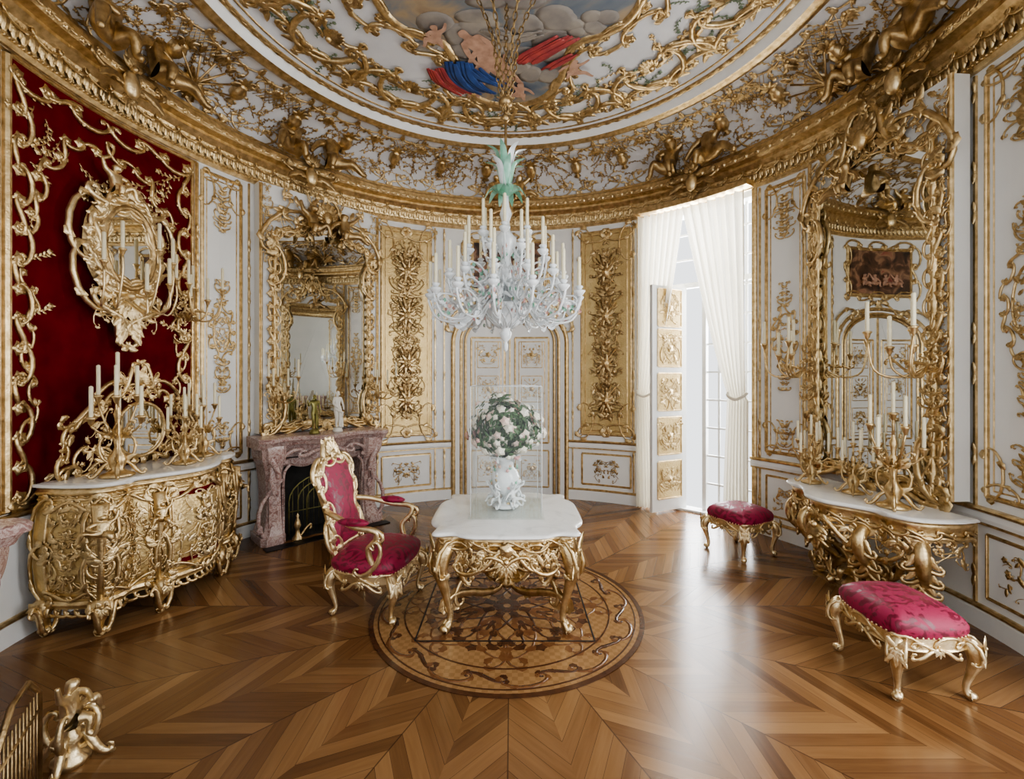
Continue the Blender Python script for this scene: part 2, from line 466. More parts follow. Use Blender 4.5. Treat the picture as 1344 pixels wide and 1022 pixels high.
def slab(mb, u0, u1, v0, v1, w0, w1, nu=None):
    nu = nu or max(2, int((u1-u0)/.08)+1); us = np.linspace(u0, u1, nu)
    prof = [(v0, w0), (v0, w1), (v1, w1), (v1, w0)]
    G = np.array([[(u, v, w) for v, w in prof] for u in us]); mb.grid(G, cv=True, smooth=False)
    for u in (u0, u1): mb.raw([(u, v, w) for v, w in prof], [(0, 1, 2, 3)], smooth=False)

# ------------------------------------------------------------------ small figures
def make_fig(nodes, edges, sub=2, fat=1.):
    names = list(nodes); me = bpy.data.meshes.new('tmpfig')
    me.from_pydata([nodes[k][:3] for k in names], [(names.index(a), names.index(b)) for a, b in edges], [])
    o = bpy.data.objects.new('tmpfig', me); scene.collection.objects.link(o)
    o.modifiers.new('s', 'SKIN'); m = o.modifiers.new('u', 'SUBSURF'); m.levels = sub; m.render_levels = sub
    for i, k in enumerate(names):
        sv = me.skin_vertices[0].data[i]; r = nodes[k][3]*fat; sv.radius = (r, r) ; sv.use_root = (i == 0)
    dg = bpy.context.evaluated_depsgraph_get(); ev = o.evaluated_get(dg); m2 = ev.to_mesh()
    V = np.array([v.co[:] for v in m2.vertices])
    Q = [tuple(p.vertices) for p in m2.polygons if len(p.vertices) == 4]; T = [tuple(p.vertices) for p in m2.polygons if len(p.vertices) == 3]
    ev.to_mesh_clear(); bpy.data.objects.remove(o); bpy.data.meshes.remove(me)
    return V, Q, T
EDG = [('pel', 'wai'), ('wai', 'che'), ('che', 'nec'), ('nec', 'hd1'), ('hd1', 'hd2'), ('che', 'shL'), ('shL', 'elL'), ('elL', 'wrL'), ('wrL', 'haL'),
       ('che', 'shR'), ('shR', 'elR'), ('elR', 'wrR'), ('wrR', 'haR'), ('pel', 'hiL'), ('hiL', 'knL'), ('knL', 'anL'), ('anL', 'foL'),
       ('pel', 'hiR'), ('hiR', 'knR'), ('knR', 'anR'), ('anR', 'foR')]
PUT1 = dict(pel=(0, .12, .05, .11), wai=(-.02, .24, .05, .10), che=(-.04, .38, .05, .11), nec=(-.04, .48, .06, .05), hd1=(-.03, .57, .08, .085), hd2=(-.02, .66, .09, .075),
            shL=(-.15, .42, .05, .055), elL=(-.30, .33, .08, .042), wrL=(-.40, .20, .10, .03), haL=(-.44, .14, .1, .028),
            shR=(.08, .42, .05, .055), elR=(.22, .50, .08, .042), wrR=(.33, .62, .1, .03), haR=(.37, .68, .1, .028),
            hiL=(-.08, .10, .08, .08), knL=(-.10, .12, .34, .06), anL=(-.14, -.08, .30, .035), foL=(-.16, -.12, .38, .03),
            hiR=(.09, .10, .08, .08), knR=(.33, .14, .2, .06), anR=(.52, .0, .2, .035), foR=(.6, -.03, .24, .03))
PUT2 = dict(PUT1); PUT2.update(elR=(.2, .33, .15, .042), wrR=(.1, .25, .25, .03), haR=(.04, .24, .27, .028), knR=(.25, .22, .25, .06), anR=(.3, -.02, .25, .035), foR=(.36, -.08, .3, .03),
            elL=(-.28, .5, .05, .042), wrL=(-.33, .66, .05, .03), haL=(-.34, .73, .05, .028))
VENUS = dict(pel=(.01, .52, 0, .075), wai=(-.01, .62, 0, .058), che=(0, .73, 0, .07), nec=(0, .82, .0, .026), hd1=(.005, .88, .01, .045), hd2=(.01, .94, .01, .042),
             shL=(-.09, .785, 0, .032), elL=(-.125, .64, .02, .024), wrL=(-.05, .55, .08, .018), haL=(-.01, .53, .09, .017),
             shR=(.09, .785, 0, .032), elR=(.14, .64, .0, .024), wrR=(.15, .52, .04, .018), haR=(.15, .47, .05, .017),
             hiL=(-.05, .48, 0, .062), knL=(-.04, .27, .03, .042), anL=(-.04, .06, 0, .025), foL=(-.05, .02, .05, .02),
             hiR=(.06, .48, 0, .062), knR=(.06, .27, 0, .042), anR=(.05, .06, 0, .025), foR=(.06, .02, .05, .02))
ADON = dict(VENUS); ADON.update(elL=(-.16, .66, .02, .026), wrL=(-.2, .78, .05, .019), haL=(-.19, .84, .05, .018), shL=(-.11, .785, 0, .038), shR=(.11, .785, 0, .038), che=(0, .73, 0, .078), hiL=(-.05, .48, 0, .055), hiR=(.05, .48, 0, .055), pel=(0, .52, 0, .062))
F1 = make_fig(PUT1, EDG, 1, 1.2); F2 = make_fig(PUT2, EDG, 1, 1.2); FV = make_fig(VENUS, EDG, 2, 1.12); FA = make_fig(ADON, EDG, 2, 1.12)
F1b = make_fig(PUT1, EDG, 2, 1.35); F2b = make_fig(PUT2, EDG, 2, 1.35)
def fig(mb, F_, o, s, mir=1, rot=0):
    mb.push(lambda P: P*s*np.array([mir, 1, 1]) @ np.array([[cos(rot), sin(rot), 0], [-sin(rot), cos(rot), 0], [0, 0, 1]])+np.asarray(o, float))
    mb.raw(*F_); mb.pop()

rn = random.Random(11)
# ================================================================== ROOM SHELL
fl = MB(PARQ)
lathe(fl, [(0.001, 0), (1., 0), (2, 0), (3.83, 0)], 96, (C[0], C[1], 0), smooth=False)
fl.finish('floor')
md = MB(MARQ); MC = (C[0]-.02, C[1]+.1)
lathe(md, [(0.001, .003), (1.02, .003), (1.06, .003), (1.06, 0)], 96, (MC[0], MC[1], 0), smooth=False)
md.mat(DARKW)
for r0, r1 in ((1.035, 1.07), (.995, 1.005), (.80, .812)):
    lathe(md, [(r0, .003), (r0, .0055), (r1, .0055), (r1, .002)], 96, (MC[0], MC[1], 0), smooth=False)
md.push(lambda P: np.column_stack([MC[0]+P[:, 0], MC[1]+P[:, 1], .0035+P[:, 2]*.02]))
for i in range(24):
    a0 = 2*pi*i/24; a1 = 2*pi*(i+.95)/24
    md.mat(DARKW if i % 2 else MEDW)
    scroll(md, (.90*cos(a0), .90*sin(a0)), (.90*cos(a1), .90*sin(a1)), 'S' if i % 2 else 'C', 1, .022, .01, leaves=3)
md.mat(DARKW)
for i in range(8):
    md.push(rot2((0, 0), i*pi/4+pi/8))
    def fn():
        md.mat(DARKW); scroll(md, (.1, .03), (.5, .14), 'S', 1, .018, .01, leaves=4)
        md.mat(MEDW); scroll(md, (.45, .04), (.72, .2), 'C', -1, .018, .01, leaves=4); scroll(md, (.3, .02), (.6, .22), 'C', 1, .014, .01, leaves=4)
        md.mat(DARKW); leaf(md, (.3, .02), .4, .2, .02, 3, .01)
    fn(); md.push(lambda P: P*np.array([1, -1, 1])); fn(); md.pop()
    flower(md, (.62, 0), .04, .01); leaf(md, (.15, 0), 0, .3, .022, 0, .01)
    md.pop()
md.pop()
md.mat(IRON)
for a, b, c_, d in ((-.64, .62, -.505, -.495), (-.64, .62, .495, .505), (-.645, -.635, -.5, .5), (.615, .625, -.5, .5)):
    box(md, MC[0]+a, MC[0]+b, MC[1]+c_, MC[1]+d, .0035, .0065)
md.finish('marquetry_floor_medallion')

def wallseg(name, a0, a1, z0=0, z1=4.7, r=R):
    k = max(1, int(round(abs(a1-a0)/12)))
    for i in range(k):
        b0 = a0+(a1-a0)*i/k; b1 = a0+(a1-a0)*(i+1)/k
        mb = MB(WHITE); th = np.radians(np.linspace(b0, b1, 7))
        prof = [(r, z0), (r, z1), (r+.12, z1), (r+.12, z0), (r, z0)]
        G = np.array([[(C[0]+q*cos(t), C[1]+q*sin(t), z) for q, z in prof] for t in th]); mb.grid(G, smooth=False)
        for t in (th[0], th[-1]): mb.raw([(C[0]+q*cos(t), C[1]+q*sin(t), z) for q, z in prof[:4]], [(0, 1, 2, 3)], smooth=False)
        mb.finish('%s_%d' % (name, i+1))
W0, W1 = 33.5, 57.5
wallseg('wall_left', 124, 232)
wallseg('wall_back', W1, 124)
wallseg('wall_right', -22, W0)
wallseg('wall_front', -64, -48)
wallseg('wall_window_head', W0, W1, 4.2, 4.7)
wallseg('wall_front_window_head', -48, -22, 4.0, 4.7)

def arcstrip(mb, a0, a1, prof, smooth=False):
    n = max(2, int(abs(a1-a0)/1.5)+1); th = np.radians(np.linspace(a0, a1, n))
    G = np.array([[(C[0]+(R-w)*cos(t), C[1]+(R-w)*sin(t), z) for w, z in prof] for t in th]); mb.grid(G, smooth=smooth)
segs = [('left', 124, 232), ('back_left', 90+14.2, 124), ('back_right', W1, 90-14.2), ('right', -22, W0)]
for nm, a, b in segs:
    mb = MB(WHITE); arcstrip(mb, a, b, [(0, 0), (.035, 0), (.035, .13), (.025, .15), (0, .16)])
    mb.mat(GOLD); arcstrip(mb, a, b, [(.024, .145), (.04, .15), (.04, .165), (.02, .175), (0, .175)])
    mb.finish('baseboard_'+nm)
for i, (nm, a, b) in enumerate(segs):
    mb = MB(WHITE)
    mb.mat(WHITE); arcstrip(mb, a, b, [(0, .78), (.03, .79), (.035, .82), (.03, .86), (0, .87)])
    mb.mat(GOLD); arcstrip(mb, a, b, [(.0, .865), (.045, .87), (.05, .885), (.04, .90), (0, .90)]); arcstrip(mb, a, b, [(0, .765), (.03, .77), (.03, .785), (0, .79)])
    mb.finish('trim_chair_rail_'+nm)

cn = MB(GOLD)
prof = [(0, 4.12), (.03, 4.12), (.05, 4.15), (.05, 4.18), (.03, 4.19), (.04, 4.24), (.08, 4.32), (.13, 4.37), (.13, 4.40), (.20, 4.42), (.23, 4.46), (.23, 4.50), (.19, 4.53), (.19, 4.56), (.05, 4.58)]
arcstrip(cn, -75, 255, prof)
NC = 200
for i in range(NC):
    th = radians(-25)+i/NC*radians(240)
    cn.push(wallmap(th))
    leaf(cn, (0, 4.19), pi/2, .16, .03, 0, .05, h=.025)
    leaf(cn, (.035, 4.21), pi/2, .10, .014, 0, .06, h=.02)
    ball(cn, (0, 4.165, .052), .012, 6, 4); ball(cn, (.037, 4.165, .052), .012, 6, 4)
    if i % 2 == 0: flower(cn, (0, 4.45), .03, .215)
    else: leaf(cn, (-.04, 4.45), 0, .09, .02, 0, .22)
    if i % 3 == 0: scroll(cn, (-.09, 4.33), (.09, 4.33), 'C', 1, .012, .09, leaves=2)
    cn.pop()
cn.finish('trim_cornice')

cv = MB(COVE)
th = np.linspace(radians(-75), radians(255), 111); aa = np.linspace(0, 1, 13)
cm = covemap(0)
G = np.array([cm(np.column_stack([np.full(13, -t*3.2), aa, np.zeros(13)])) for t in th]); cv.grid(G)
cv.finish('ceiling_cove')
co = MB(GOLD); rc = random.Random(5)
for i in range(620):
    t = radians(-12)+rc.random()*radians(205)
    co.mat(GOLD if i % 3 else GOLDD)
    co.push(covemap(t)); v = rc.uniform(.04, .78)
    sprig(co, (0, v), rc.choice((pi/2, pi/2, 1.0, 2.1, .3, 2.8)), rc.uniform(.16, .32), rc, .012, rc.uniform(.030, .042)); co.pop()
co.mat(GOLD)
for i in range(34):
    t = radians(-12)+i/34*radians(205); co.push(covemap(t))
    def fn():
        scroll(co, (.02, .08), (.2, .26), 'C' if i % 2 else 'S', 1, .017, .01, leaves=3)
        scroll(co, (.02, .9), (.24, .74), 'S', -1, .014, .01, leaves=2)
    both(co, fn)
    if i % 2: shell(co, (0, .78), -pi/2, .13, .01)
    else:
        co.push(shift(0, .38)); lathe(co, [(.02, 0), (.05, .02), (.02, .05), (.07, .12), (.08, .2), (.05, .24), (.06, .26), (.02, .27)], 10, (0, 0, .02), axis=1); co.pop()
        for k in range(5): leaf(co, (0, .64), pi/2+(k-2)*.5, .13, .025, (k-2)*2, .03)
    co.pop()
for t0 in (12, 28, 62, 118, 150, 168):
    co.push(covemap(radians(t0)))
    for k in range(-4, 5):
        for sg in (1, -1):
            tube(co, [(k*.05-sg*.1, .60, .01), (k*.05+sg*.1, .84, .01)], .004, 4)
    co.pop()
co.finish('cove_gilt_stucco')

def group(name, px, big=1.):
    mb = MB(GOLDD); th, _ = hit(px, 3.2); mb.push(wallmap(th, R))
    mb.mat(GOLD if big < 1 else GOLDD); fig(mb, F1b, (.27*big, 4.52, .24), .74*big, 1)
    fig(mb, F2b, (-.31*big, 4.52, .24), .74*big, -1)
    mb.mat(GOLDD)
    def fn():
        scroll(mb, (.04, 4.25), (.3*big, 4.44), 'S', 1, .032, .22, leaves=3)
        leaf(mb, (.1, 4.36), .1, .3, .04, -3, .24)
    both(mb, fn)
    shell(mb, (0, 4.48), pi/2, .2, .26); mb.mat(GOLDL); ball(mb, (0, 4.35, .25), (.08, .12, .05), 12, 8); mb.mat(GOLDD); shell(mb, (0, 4.26), -pi/2, .14, .22)
    mb.pop(); return mb.finish(name)
group('cornice_putti_group', 412, big=1.0)
group('cornice_putti_group', 905, big=1.0)
group('cornice_putti_group', 668, big=.7)
group('cornice_putti_group', 1165, big=1.)
group('cornice_putti_group', 180, big=1.)
for px in (255, 1085):
    mb = MB(GOLDD); th, _ = hit(px, 3.2); mb.push(covemap(th))
    for k in range(7):
        a = radians(25+k*21); tube(mb, [(-.25*cos(a), .3-.2*sin(a), .04+.01*k), (.42*cos(a), .3+.4*sin(a), .05+.01*k)], [.014, .01], 6)
        leaf(mb, (.42*cos(a), .3+.4*sin(a)), a, .12, .03, 0, .05)
    mb.mat(GOLD); ball(mb, (0, .3, .06), (.17, .14, .06), 14, 8); flower(mb, (0, .3), .1, .1)
    for k in range(8): leaf(mb, (0, .3), k*pi/4, .3, .045, 2, .05)
    scroll(mb, (-.3, .1), (.3, .1), 'C', 1, .03, .05, leaves=4)
    mb.finish('cove_trophy')

ce = MB(COVE)
lathe(ce, [(.001, 5.06), (1., 5.06), (2.0, 5.06), (2.62, 5.04), (2.64, 4.98)], 96, (C[0], C[1], 0))
ce.finish('ceiling')
tr = MB(GOLD)
lathe(tr, [(2.66, 4.99), (2.64, 4.95), (2.58, 4.93), (2.55, 4.95), (2.52, 4.955)], 96, (C[0], C[1], 0))
tr.mat(WHITE); lathe(tr, [(2.52, 4.955), (2.50, 4.98), (2.47, 5.03)], 96, (C[0], C[1], 0))
tr.mat(GOLD); lathe(tr, [(2.47, 5.03), (2.43, 5.02), (2.40, 5.06)], 96, (C[0], C[1], 0)); lathe(tr, [(2.36, 5.06), (2.355, 5.04), (2.34, 5.04), (2.335, 5.06)], 96, (C[0], C[1], 0))
for i in range(120):
    a = 2*pi*i/120
    if sin(a) < -.3: continue
    tr.push(ceilmap(4.95, a, 2.58)); leaf(tr, (-.06, 0), 0, .13, .02, 0, .0); tr.pop()
    tr.push(ceilmap(5.035, a, 2.44)); leaf(tr, (-.05, 0), 0, .11, .018, 0, .01); tr.pop()
tr.finish('trim_ceiling_ring')
ph = np.linspace(0, 2*pi, 96, endpoint=False)
rad = 1.20+.22*np.cos(4*ph)-.05*np.cos(8*ph)+.14*np.cos(2*ph-pi)
lob = np.column_stack([C[0]+rad*np.cos(ph)*.92, C[1]+.1+rad*np.sin(ph)*1.10])
cp = MB(PSKY)
rings(cp, lob, [(2.2, 5.045), (.6, 5.045), (0, 5.045), (0, 5.06)])
cp.push(lambda P: np.column_stack([C[0]+P[:, 0], C[1]+P[:, 1], 5.043-P[:, 2]*.03]))
rp = random.Random(3)
def cloud(m, c, s, n=9, w=.0):
    cp.mat(m)
    for _ in range(n):
        ball(cp, (c[0]+rp.uniform(-s, s), c[1]+rp.uniform(-s, s)*.5, w), (s*rp.uniform(.25, .5), s*rp.uniform(.15, .35), .2), 14, 6)
def robe(m, pts, wd, w=.5, n=7):
    cp.mat(m); P = smooth(pts, 5)
    for k in range(n):
        o = (k-(n-1)/2)*wd/n; Q = P+np.array([o, rp.uniform(-.03, .03)]); tube(cp, np.column_stack([Q, np.full(len(Q), w+.05*(k % 3))]), np.interp(np.linspace(0, 1, len(Q)), [0, .4, 1], [wd/n*.6, wd/n*1.1, wd/n*.5]), 6, ref=(0, 0, 1))
cloud(PGREY, (.3, 1.1), .4); cloud(PGREY, (-.5, .7), .4); cloud(PGREY, (.0, .5), .5); cloud(PGREY, (.7, .6), .3)
cp.mat(FLESH)
fig(cp, FA, (-.42, 1.62, .5), .95, 1, pi+.25); fig(cp, FV, (.1, 1.40, .5), 1.05, 1, pi-.6); fig(cp, F1b, (.1, 1.58, .8), .38, 1, pi); fig(cp, F2b, (-.7, .75, .8), .36, 1, pi); fig(cp, F1b, (.66, 1.2, .8), .36, -1, pi)
robe(PBLUE, [(-.52, 1.0), (-.5, 1.2), (-.42, 1.38), (-.28, 1.5)], .28, .9); robe(PBLUE, [(-.40, 1.1), (-.3, 1.25), (-.12, 1.36)], .2, .9)
robe(PRED, [(-.76, 1.1), (-.70, 1.32), (-.52, 1.52)], .2, .8); robe(PRED, [(.15, 1.0), (.28, .88), (.55, .66)], .24, .9); robe(PRED, [(.38, 1.1), (.5, 1.0), (.62, .9)], .14, .8)
robe(PGREY, [(-.2, .6), (0, .7), (.25, .62)], .16)
cp.pop(); cp.finish('ceiling_painting')
ca = MB(GOLD)
sweep(ca, np.column_stack([lob, np.full(96, 5.06)]), [(-.045, 0), (-.04, -.03), (-.01, -.04), (.03, -.03), (.045, 0)], closed=True, smooth=True)
ca.push(lambda P: np.column_stack([P[:, 0], P[:, 1], 5.05-P[:, 2]]))
c0_ = C+np.array([0, .1])
lo2 = c0_+(lob-c0_)*1.06; run(ca, np.vstack([lo2, lo2[:1]]), .24, .026, .0, leaves=3)
lo3 = c0_+(lob-c0_)*1.2; run(ca, np.vstack([lo3, lo3[:1]]), .34, .032, 0, leaves=4, start=1)
ca.pop()
rq = random.Random(9)
for i in range(24):
    a = 2*pi*(i+.5)/24
    if sin(a) < -.35: continue
    ca.push(ceilmap(5.055, a, 0)); ca.mat(GOLD)
    def fn():
        scroll(ca, (.02, 2.24), (.28, 2.12), 'C', 1, .036, 0, leaves=4)
        scroll(ca, (.05, 2.1), (.22, 1.78), 'C', 1 if i % 2 else -1, .044, 0, leaves=5)
        scroll(ca, (.05, 1.74), (.2, 1.62), 'C', -1, .026, 0, leaves=3)
        leaf(ca, (.04, 2.14), .2, .22, .035, 2, 0); leaf(ca, (.02, 1.9), -.7, .2, .03, 3, 0)
    both(ca, fn)
    shell(ca, (0, 1.98 if i % 2 else 1.85), pi/2 if i % 2 else -pi/2, .19, .0, 9)
    flower(ca, (0, 2.2), .05, 0)
    ca.pop()
    ca.push(ceilmap(5.05, a+pi/24, 0))
    for k in range(4):
        ca.mat(GOLD if k else GARL); sprig(ca, (0, rq.uniform(1.65, 2.1)), rq.uniform(0, 6.28), .28, rq, .0, .045)
    ca.pop()
ca.mat(GARL)
for i in range(60):
    a = radians(rq.uniform(5, 175)); rr = rq.uniform(1.55, 2.15)
    ca.push(ceilmap(5.045, a, 0)); sprig(ca, (rq.uniform(-.1, .1), rr), rq.uniform(0, 6.28), .2, rq, .0, .035); ca.pop()
ca.finish('ceiling_gilt_stucco')

# ================================================================== WALL DECORATION
def wd(px0, px1):
    t0, d0 = hit(px0); t1, d1 = hit(px1); return (t0+t1)/2, (t0-t1)*R/2, (d0+d1)/2

def white_panel(mb, tc, hw, v0=.98, v1=4.05, med=2.35, seed=1, scale=1.):
    r_ = random.Random(seed); mb.push(wallmap(tc)); mb.mat(GOLD)
    rect(mb, -hw, hw, v0, v1, sc=.9); rect(mb, -hw+.05, hw-.05, v0+.05, v1-.05, sc=.3)
    q = min(hw*.6, .2)
    if q > .06:
        e = [(q*1.05*cos(t), med+.33*scale*sin(t)) for t in np.linspace(0, 2*pi, 17)]
        run(mb, e, .11, .014, .005, leaves=2)
        e = np.array([(q*.7*cos(t), med+.22*scale*sin(t), .0) for t in np.linspace(0, 2*pi, 24, endpoint=False)]); sweep(mb, e, np.array(MOLD)*.5, closed=True)
        symfill(mb, 26, q*.6, med-.2*scale, med+.2*scale, .09, r_)
        column(mb, med+.3*scale, med+.6*scale, q*.6, r_, .07, .011); column(mb, med-.65*scale, med-.3*scale, q*.6, r_, .07, .011)
        column(mb, v1-.6, v1-.1, q*.85, r_, .07, .011); column(mb, v0+.1, v0+.35, q*.7, r_, .07, .011)
        for s in (1, -1):
            for v, sg in ((v0+.03, 1), (v1-.03, -1)):
                scroll(mb, (s*(hw-.02), v), (s*(hw-.02)-s*hw*.6, v), 'C', s*sg, .014, .005); scroll(mb, (s*(hw-.02), v), (s*(hw-.02), v+sg*.28), 'C', -s*sg, .014, .005)
    rect(mb, -hw, hw, .24, .70, sc=.6)
    if q > .06: symfill(mb, 16, hw*.6, .34, .60, .1, r_)
    mb.pop()
def gilt_strip(mb, th, v0=.18, v1=4.1, w_=.018, seed=2):
    mb.push(wallmap(th)); mb.mat(GOLD); r_ = random.Random(seed)
    slab(mb, -w_/2, w_/2, v0, v1, 0, .02, 2)
    v = v0+.2
    while v < v1-.1:
        if r_.random() < .6: leaf(mb, (0, v), pi/2, .10, .018, 0, .02); leaf(mb, (0, v), -pi/2, .10, .018, 0, .02); flower(mb, (0, v), .014, .02)
        v += .3
    mb.pop()
for i, (a, b, sd, sc_) in enumerate(((265, 316, 4, 1), (1006, 1056, 5, 1), (1296, 1420, 6, 1.2))):
    wt = MB(GOLD); tc, hw, D = wd(a, b); white_panel(wt, tc, hw, seed=sd, scale=sc_); wt.finish('trim_boiserie_panel_%d' % (i+1))
wt = MB(GOLD); white_panel(wt, radians(201), .42, seed=8); wt.finish('trim_boiserie_panel_4')
for i, px in enumerate((326, 495, 571, 583, 752, 832, 998, 1056, 1282, 258)):
    wt = MB(GOLD); gilt_strip(wt, hit(px)[0], seed=px); wt.finish('trim_gilt_fillet_%d' % (i+1))

def relief(name, px0, px1, seed):
    tc, hw, D = wd(px0, px1); mb = MB(GPANEL); mb.push(wallmap(tc)); r_ = random.Random(seed)
    v0, v1 = 1.0, 4.02
    slab(mb, -hw, hw, v0, v1, 0.001, .015)
    mb.mat(GOLD); rect(mb, -hw, hw, v0, v1, sc=1.1); rect(mb, -hw+.05, hw-.05, v0+.05, v1-.05, sc=.4, w=.015)
    mb.mat(GOLDD); column(mb, v0+.25, v1-.25, hw*.6, r_, .10, .015, .03)
    symfill(mb, 70, hw*.55, v0+.25, v1-.2, .15, r_, w=.02)
    for vc in (1.5, 2.05, 2.75, 3.4):
        mb.mat(GOLDD)
        for a in (.9, 1.2, 1.9, 2.2): tube(mb, [(-.2*cos(a), vc-.2*sin(a), .05), (.24*cos(a), vc+.27*sin(a), .06)], [.008, .012], 6)
        ball(mb, (0, vc, .045), (.08, .11, .05), 12, 8)
        mb.mat(GOLD)
        for k in range(8): leaf(mb, (0, vc), k*pi/4+.3, .17, .022, 3, .07)
        flower(mb, (0, vc), .05, .09)
    mb.mat(GOLD); symfill(mb, 26, hw*.5, v0+.25, v1-.2, .13, r_, w=.04)
    for s in (1, -1):
        for v, sg in ((v0, 1), (v1, -1)):
            scroll(mb, (s*hw, v), (0, v+sg*.02), 'C', s*sg, .018, .02, leaves=3); scroll(mb, (s*hw, v), (s*(hw-.02), v+sg*.4), 'C', -s*sg, .016, .02)
    shell(mb, (0, v1-.03), -pi/2, .13, .02); shell(mb, (0, v0+.02), pi/2, .13, .02)
    rect(mb, -hw, hw, .24, .70, sc=.7); mb.mat(GOLDD); symfill(mb, 18, hw*.45, .34, .6, .11, r_)
    mb.pop(); return mb.finish(name)
relief('gilt_relief_panel', 501, 565, 21); relief('gilt_relief_panel', 764, 828, 22)

dm = MB(WHITE); dm.push(wallmap(radians(90.2)))
def arch(hw, z, rise, n=20, v0=.0):
    p = [(hw, v0), (hw, z)]+[(hw*cos(t), z+rise*sin(t)) for t in np.linspace(0, pi, n)[1:-1]]+[(-hw, z), (-hw, v0)]
    return dens(p, .07)
def c3(P, w=0): return np.column_stack([P, np.full(len(P), w)])
sweep(dm, c3(arch(.80, 2.40, .52)), [(-.1, 0), (-.1, .04), (.04, .04), (.04, 0)])
dm.mat(GOLD)
for q, s in ((.88, 1.5), (.76, 1.2), (.69, .9)): sweep(dm, c3(arch(q, 2.40, .52*q/.8), .03), np.array(MOLD)*s, smooth=True)
dm.mat(WHITE)
us = np.linspace(-.68, .68, 25); top = 2.40+.45*np.sqrt(np.clip(1-(us/.69)**2, 0, 1))
dm.grid(np.array([[(u, 0.02, .012), (u, t, .012)] for u, t in zip(us, top)]), smooth=False)
dm.mat(GOLD)
slab(dm, -.012, .012, .02, 2.82, .012, .035, 2)
r_ = random.Random(31)
for s in (-1, 1):
    rect(dm, s*.34-.26, s*.34+.26, .16, .72, sc=.6, w=.012); rect(dm, s*.34-.26, s*.34+.26, .84, 2.46, sc=.7, w=.012)
    rect(dm, s*.34-.2, s*.34+.2, .9, 2.4, sc=.35, w=.012)
    dm.push(shift(s*.34, 0, .012))
    for vc in (.44, 1.15, 1.67, 2.2):
        symfill(dm, 16, .14, vc-.13, vc+.13, .09, r_); flower(dm, (0, vc), .04)
        rect(dm, -.16, .16, vc-.2, vc+.2, sc=.3)
    dm.pop()
    ball(dm, (s*.05, 1.05, .05), .025)
both(dm, lambda: (scroll(dm, (.06, 3.0), (.5, 2.85), 'S', 1, .03, .03, leaves=4), scroll(dm, (.5, 2.85), (.88, 2.6), 'C', -1, .028, .03, leaves=3)))
shell(dm, (0, 2.96), pi/2, .12, .04)
dm.pop(); dm.finish('door_1')
op = MB(OILP); op.push(wallmap(radians(90.2)))
slab(op, -.56, .56, 3.22, 3.92, 0.001, .03)
op.mat(GOLD)
rect(op, -.59, .59, 3.19, 3.95, sc=1.4)
for a, b, sz in (((-.6, 3.16), (.6, 3.16), .24), ((-.6, 3.98), (.6, 3.98), .24), ((-.64, 3.16), (-.64, 3.95), .21), ((.64, 3.16), (.64, 3.95), .21)): run(op, [a, b], sz, .024)
op.mat(FLESH)
for k in range(4): fig(op, (F1, F2)[k % 2], (-.3+k*.2, 3.35, .035), .28, 1)
op.finish('overdoor_painting')

# ---------------- window
wn = MB(WHITE); tw = radians((W0+W1)/2); wn.push(wallmap(tw)); hwW = R*radians(W1-W0)/2
for s in (-1, 1):
    a, b = sorted((s*hwW, s*(hwW-.07))); slab(wn, a, b, 0, 4.2, -.35, -.14, 2)
slab(wn, -hwW, hwW, 4.1, 4.2, -.35, -.14); slab(wn, -hwW, hwW, 0.001, .03, -.33, -.14)
slab(wn, -hwW, hwW, 3.1, 3.17, -.33, -.25)
slab(wn, -hwW+.07, -hwW+.12, 0, 4.1, -.33, -.25, 2); slab(wn, hwW-.12, hwW-.07, 0, 4.1, -.33, -.25, 2)
slab(wn, .0, .05, 0, 4.1, -.33, -.25, 2)
for u in (.2, .37, .53): slab(wn, u-.012, u+.012, .03, 4.1, -.31, -.28, 2)
for v in np.arange(.4, 4.1, .38): slab(wn, .03, hwW-.1, v-.012, v+.012, -.31, -.28, 2)
for v in (3.5, 3.85): slab(wn, -hwW+.1, .03, v-.012, v+.012, -.31, -.28, 2)
wn.pop()
hp = wallmap(tw)(np.array([[-.22, 0, -.25]]))[0]
ang = tw+pi-radians(20)
D_ = np.array([cos(ang), sin(ang), 0]); N_ = np.array([-sin(ang), cos(ang), 0])
wn.push(aff(hp, D_, (0, 0, 1), N_)); wn.mat(WHITE)
box(wn, 0, .62, .03, 3.1, -.025, .025)
wn.mat(GOLD)
for sd in (1, -1):
    wn.push(lambda P, sd=sd: P*np.array([1, 1, sd])+np.array([.31, 0, sd*.025]))
    for vc in (.45, 1.05, 1.65, 2.25, 2.8):
        wn.mat(GPANEL); slab(wn, -.2, .2, vc-.24, vc+.24, 0, .006, 2); wn.mat(GOLD); rect(wn, -.21, .21, vc-.25, vc+.25, sc=.7); symfill(wn, 26, .15, vc-.17, vc+.17, .13, r_, w=.006); flower(wn, (0, vc), .05)
    wn.pop()
wn.pop()
wn.finish('window_1')
wf = MB(WHITE); wf.push(wallmap(radians(-35)))
for u in (-.79, -.4, 0, .4, .79): slab(wf, u-.03, u+.03, 0, 4.0, -.12, -.05, 2)
for v in (.03, .8, 1.6, 2.4, 3.2, 3.95): slab(wf, -.79, .79, v-.025, v+.025, -.12, -.05)
wf.finish('window_2')
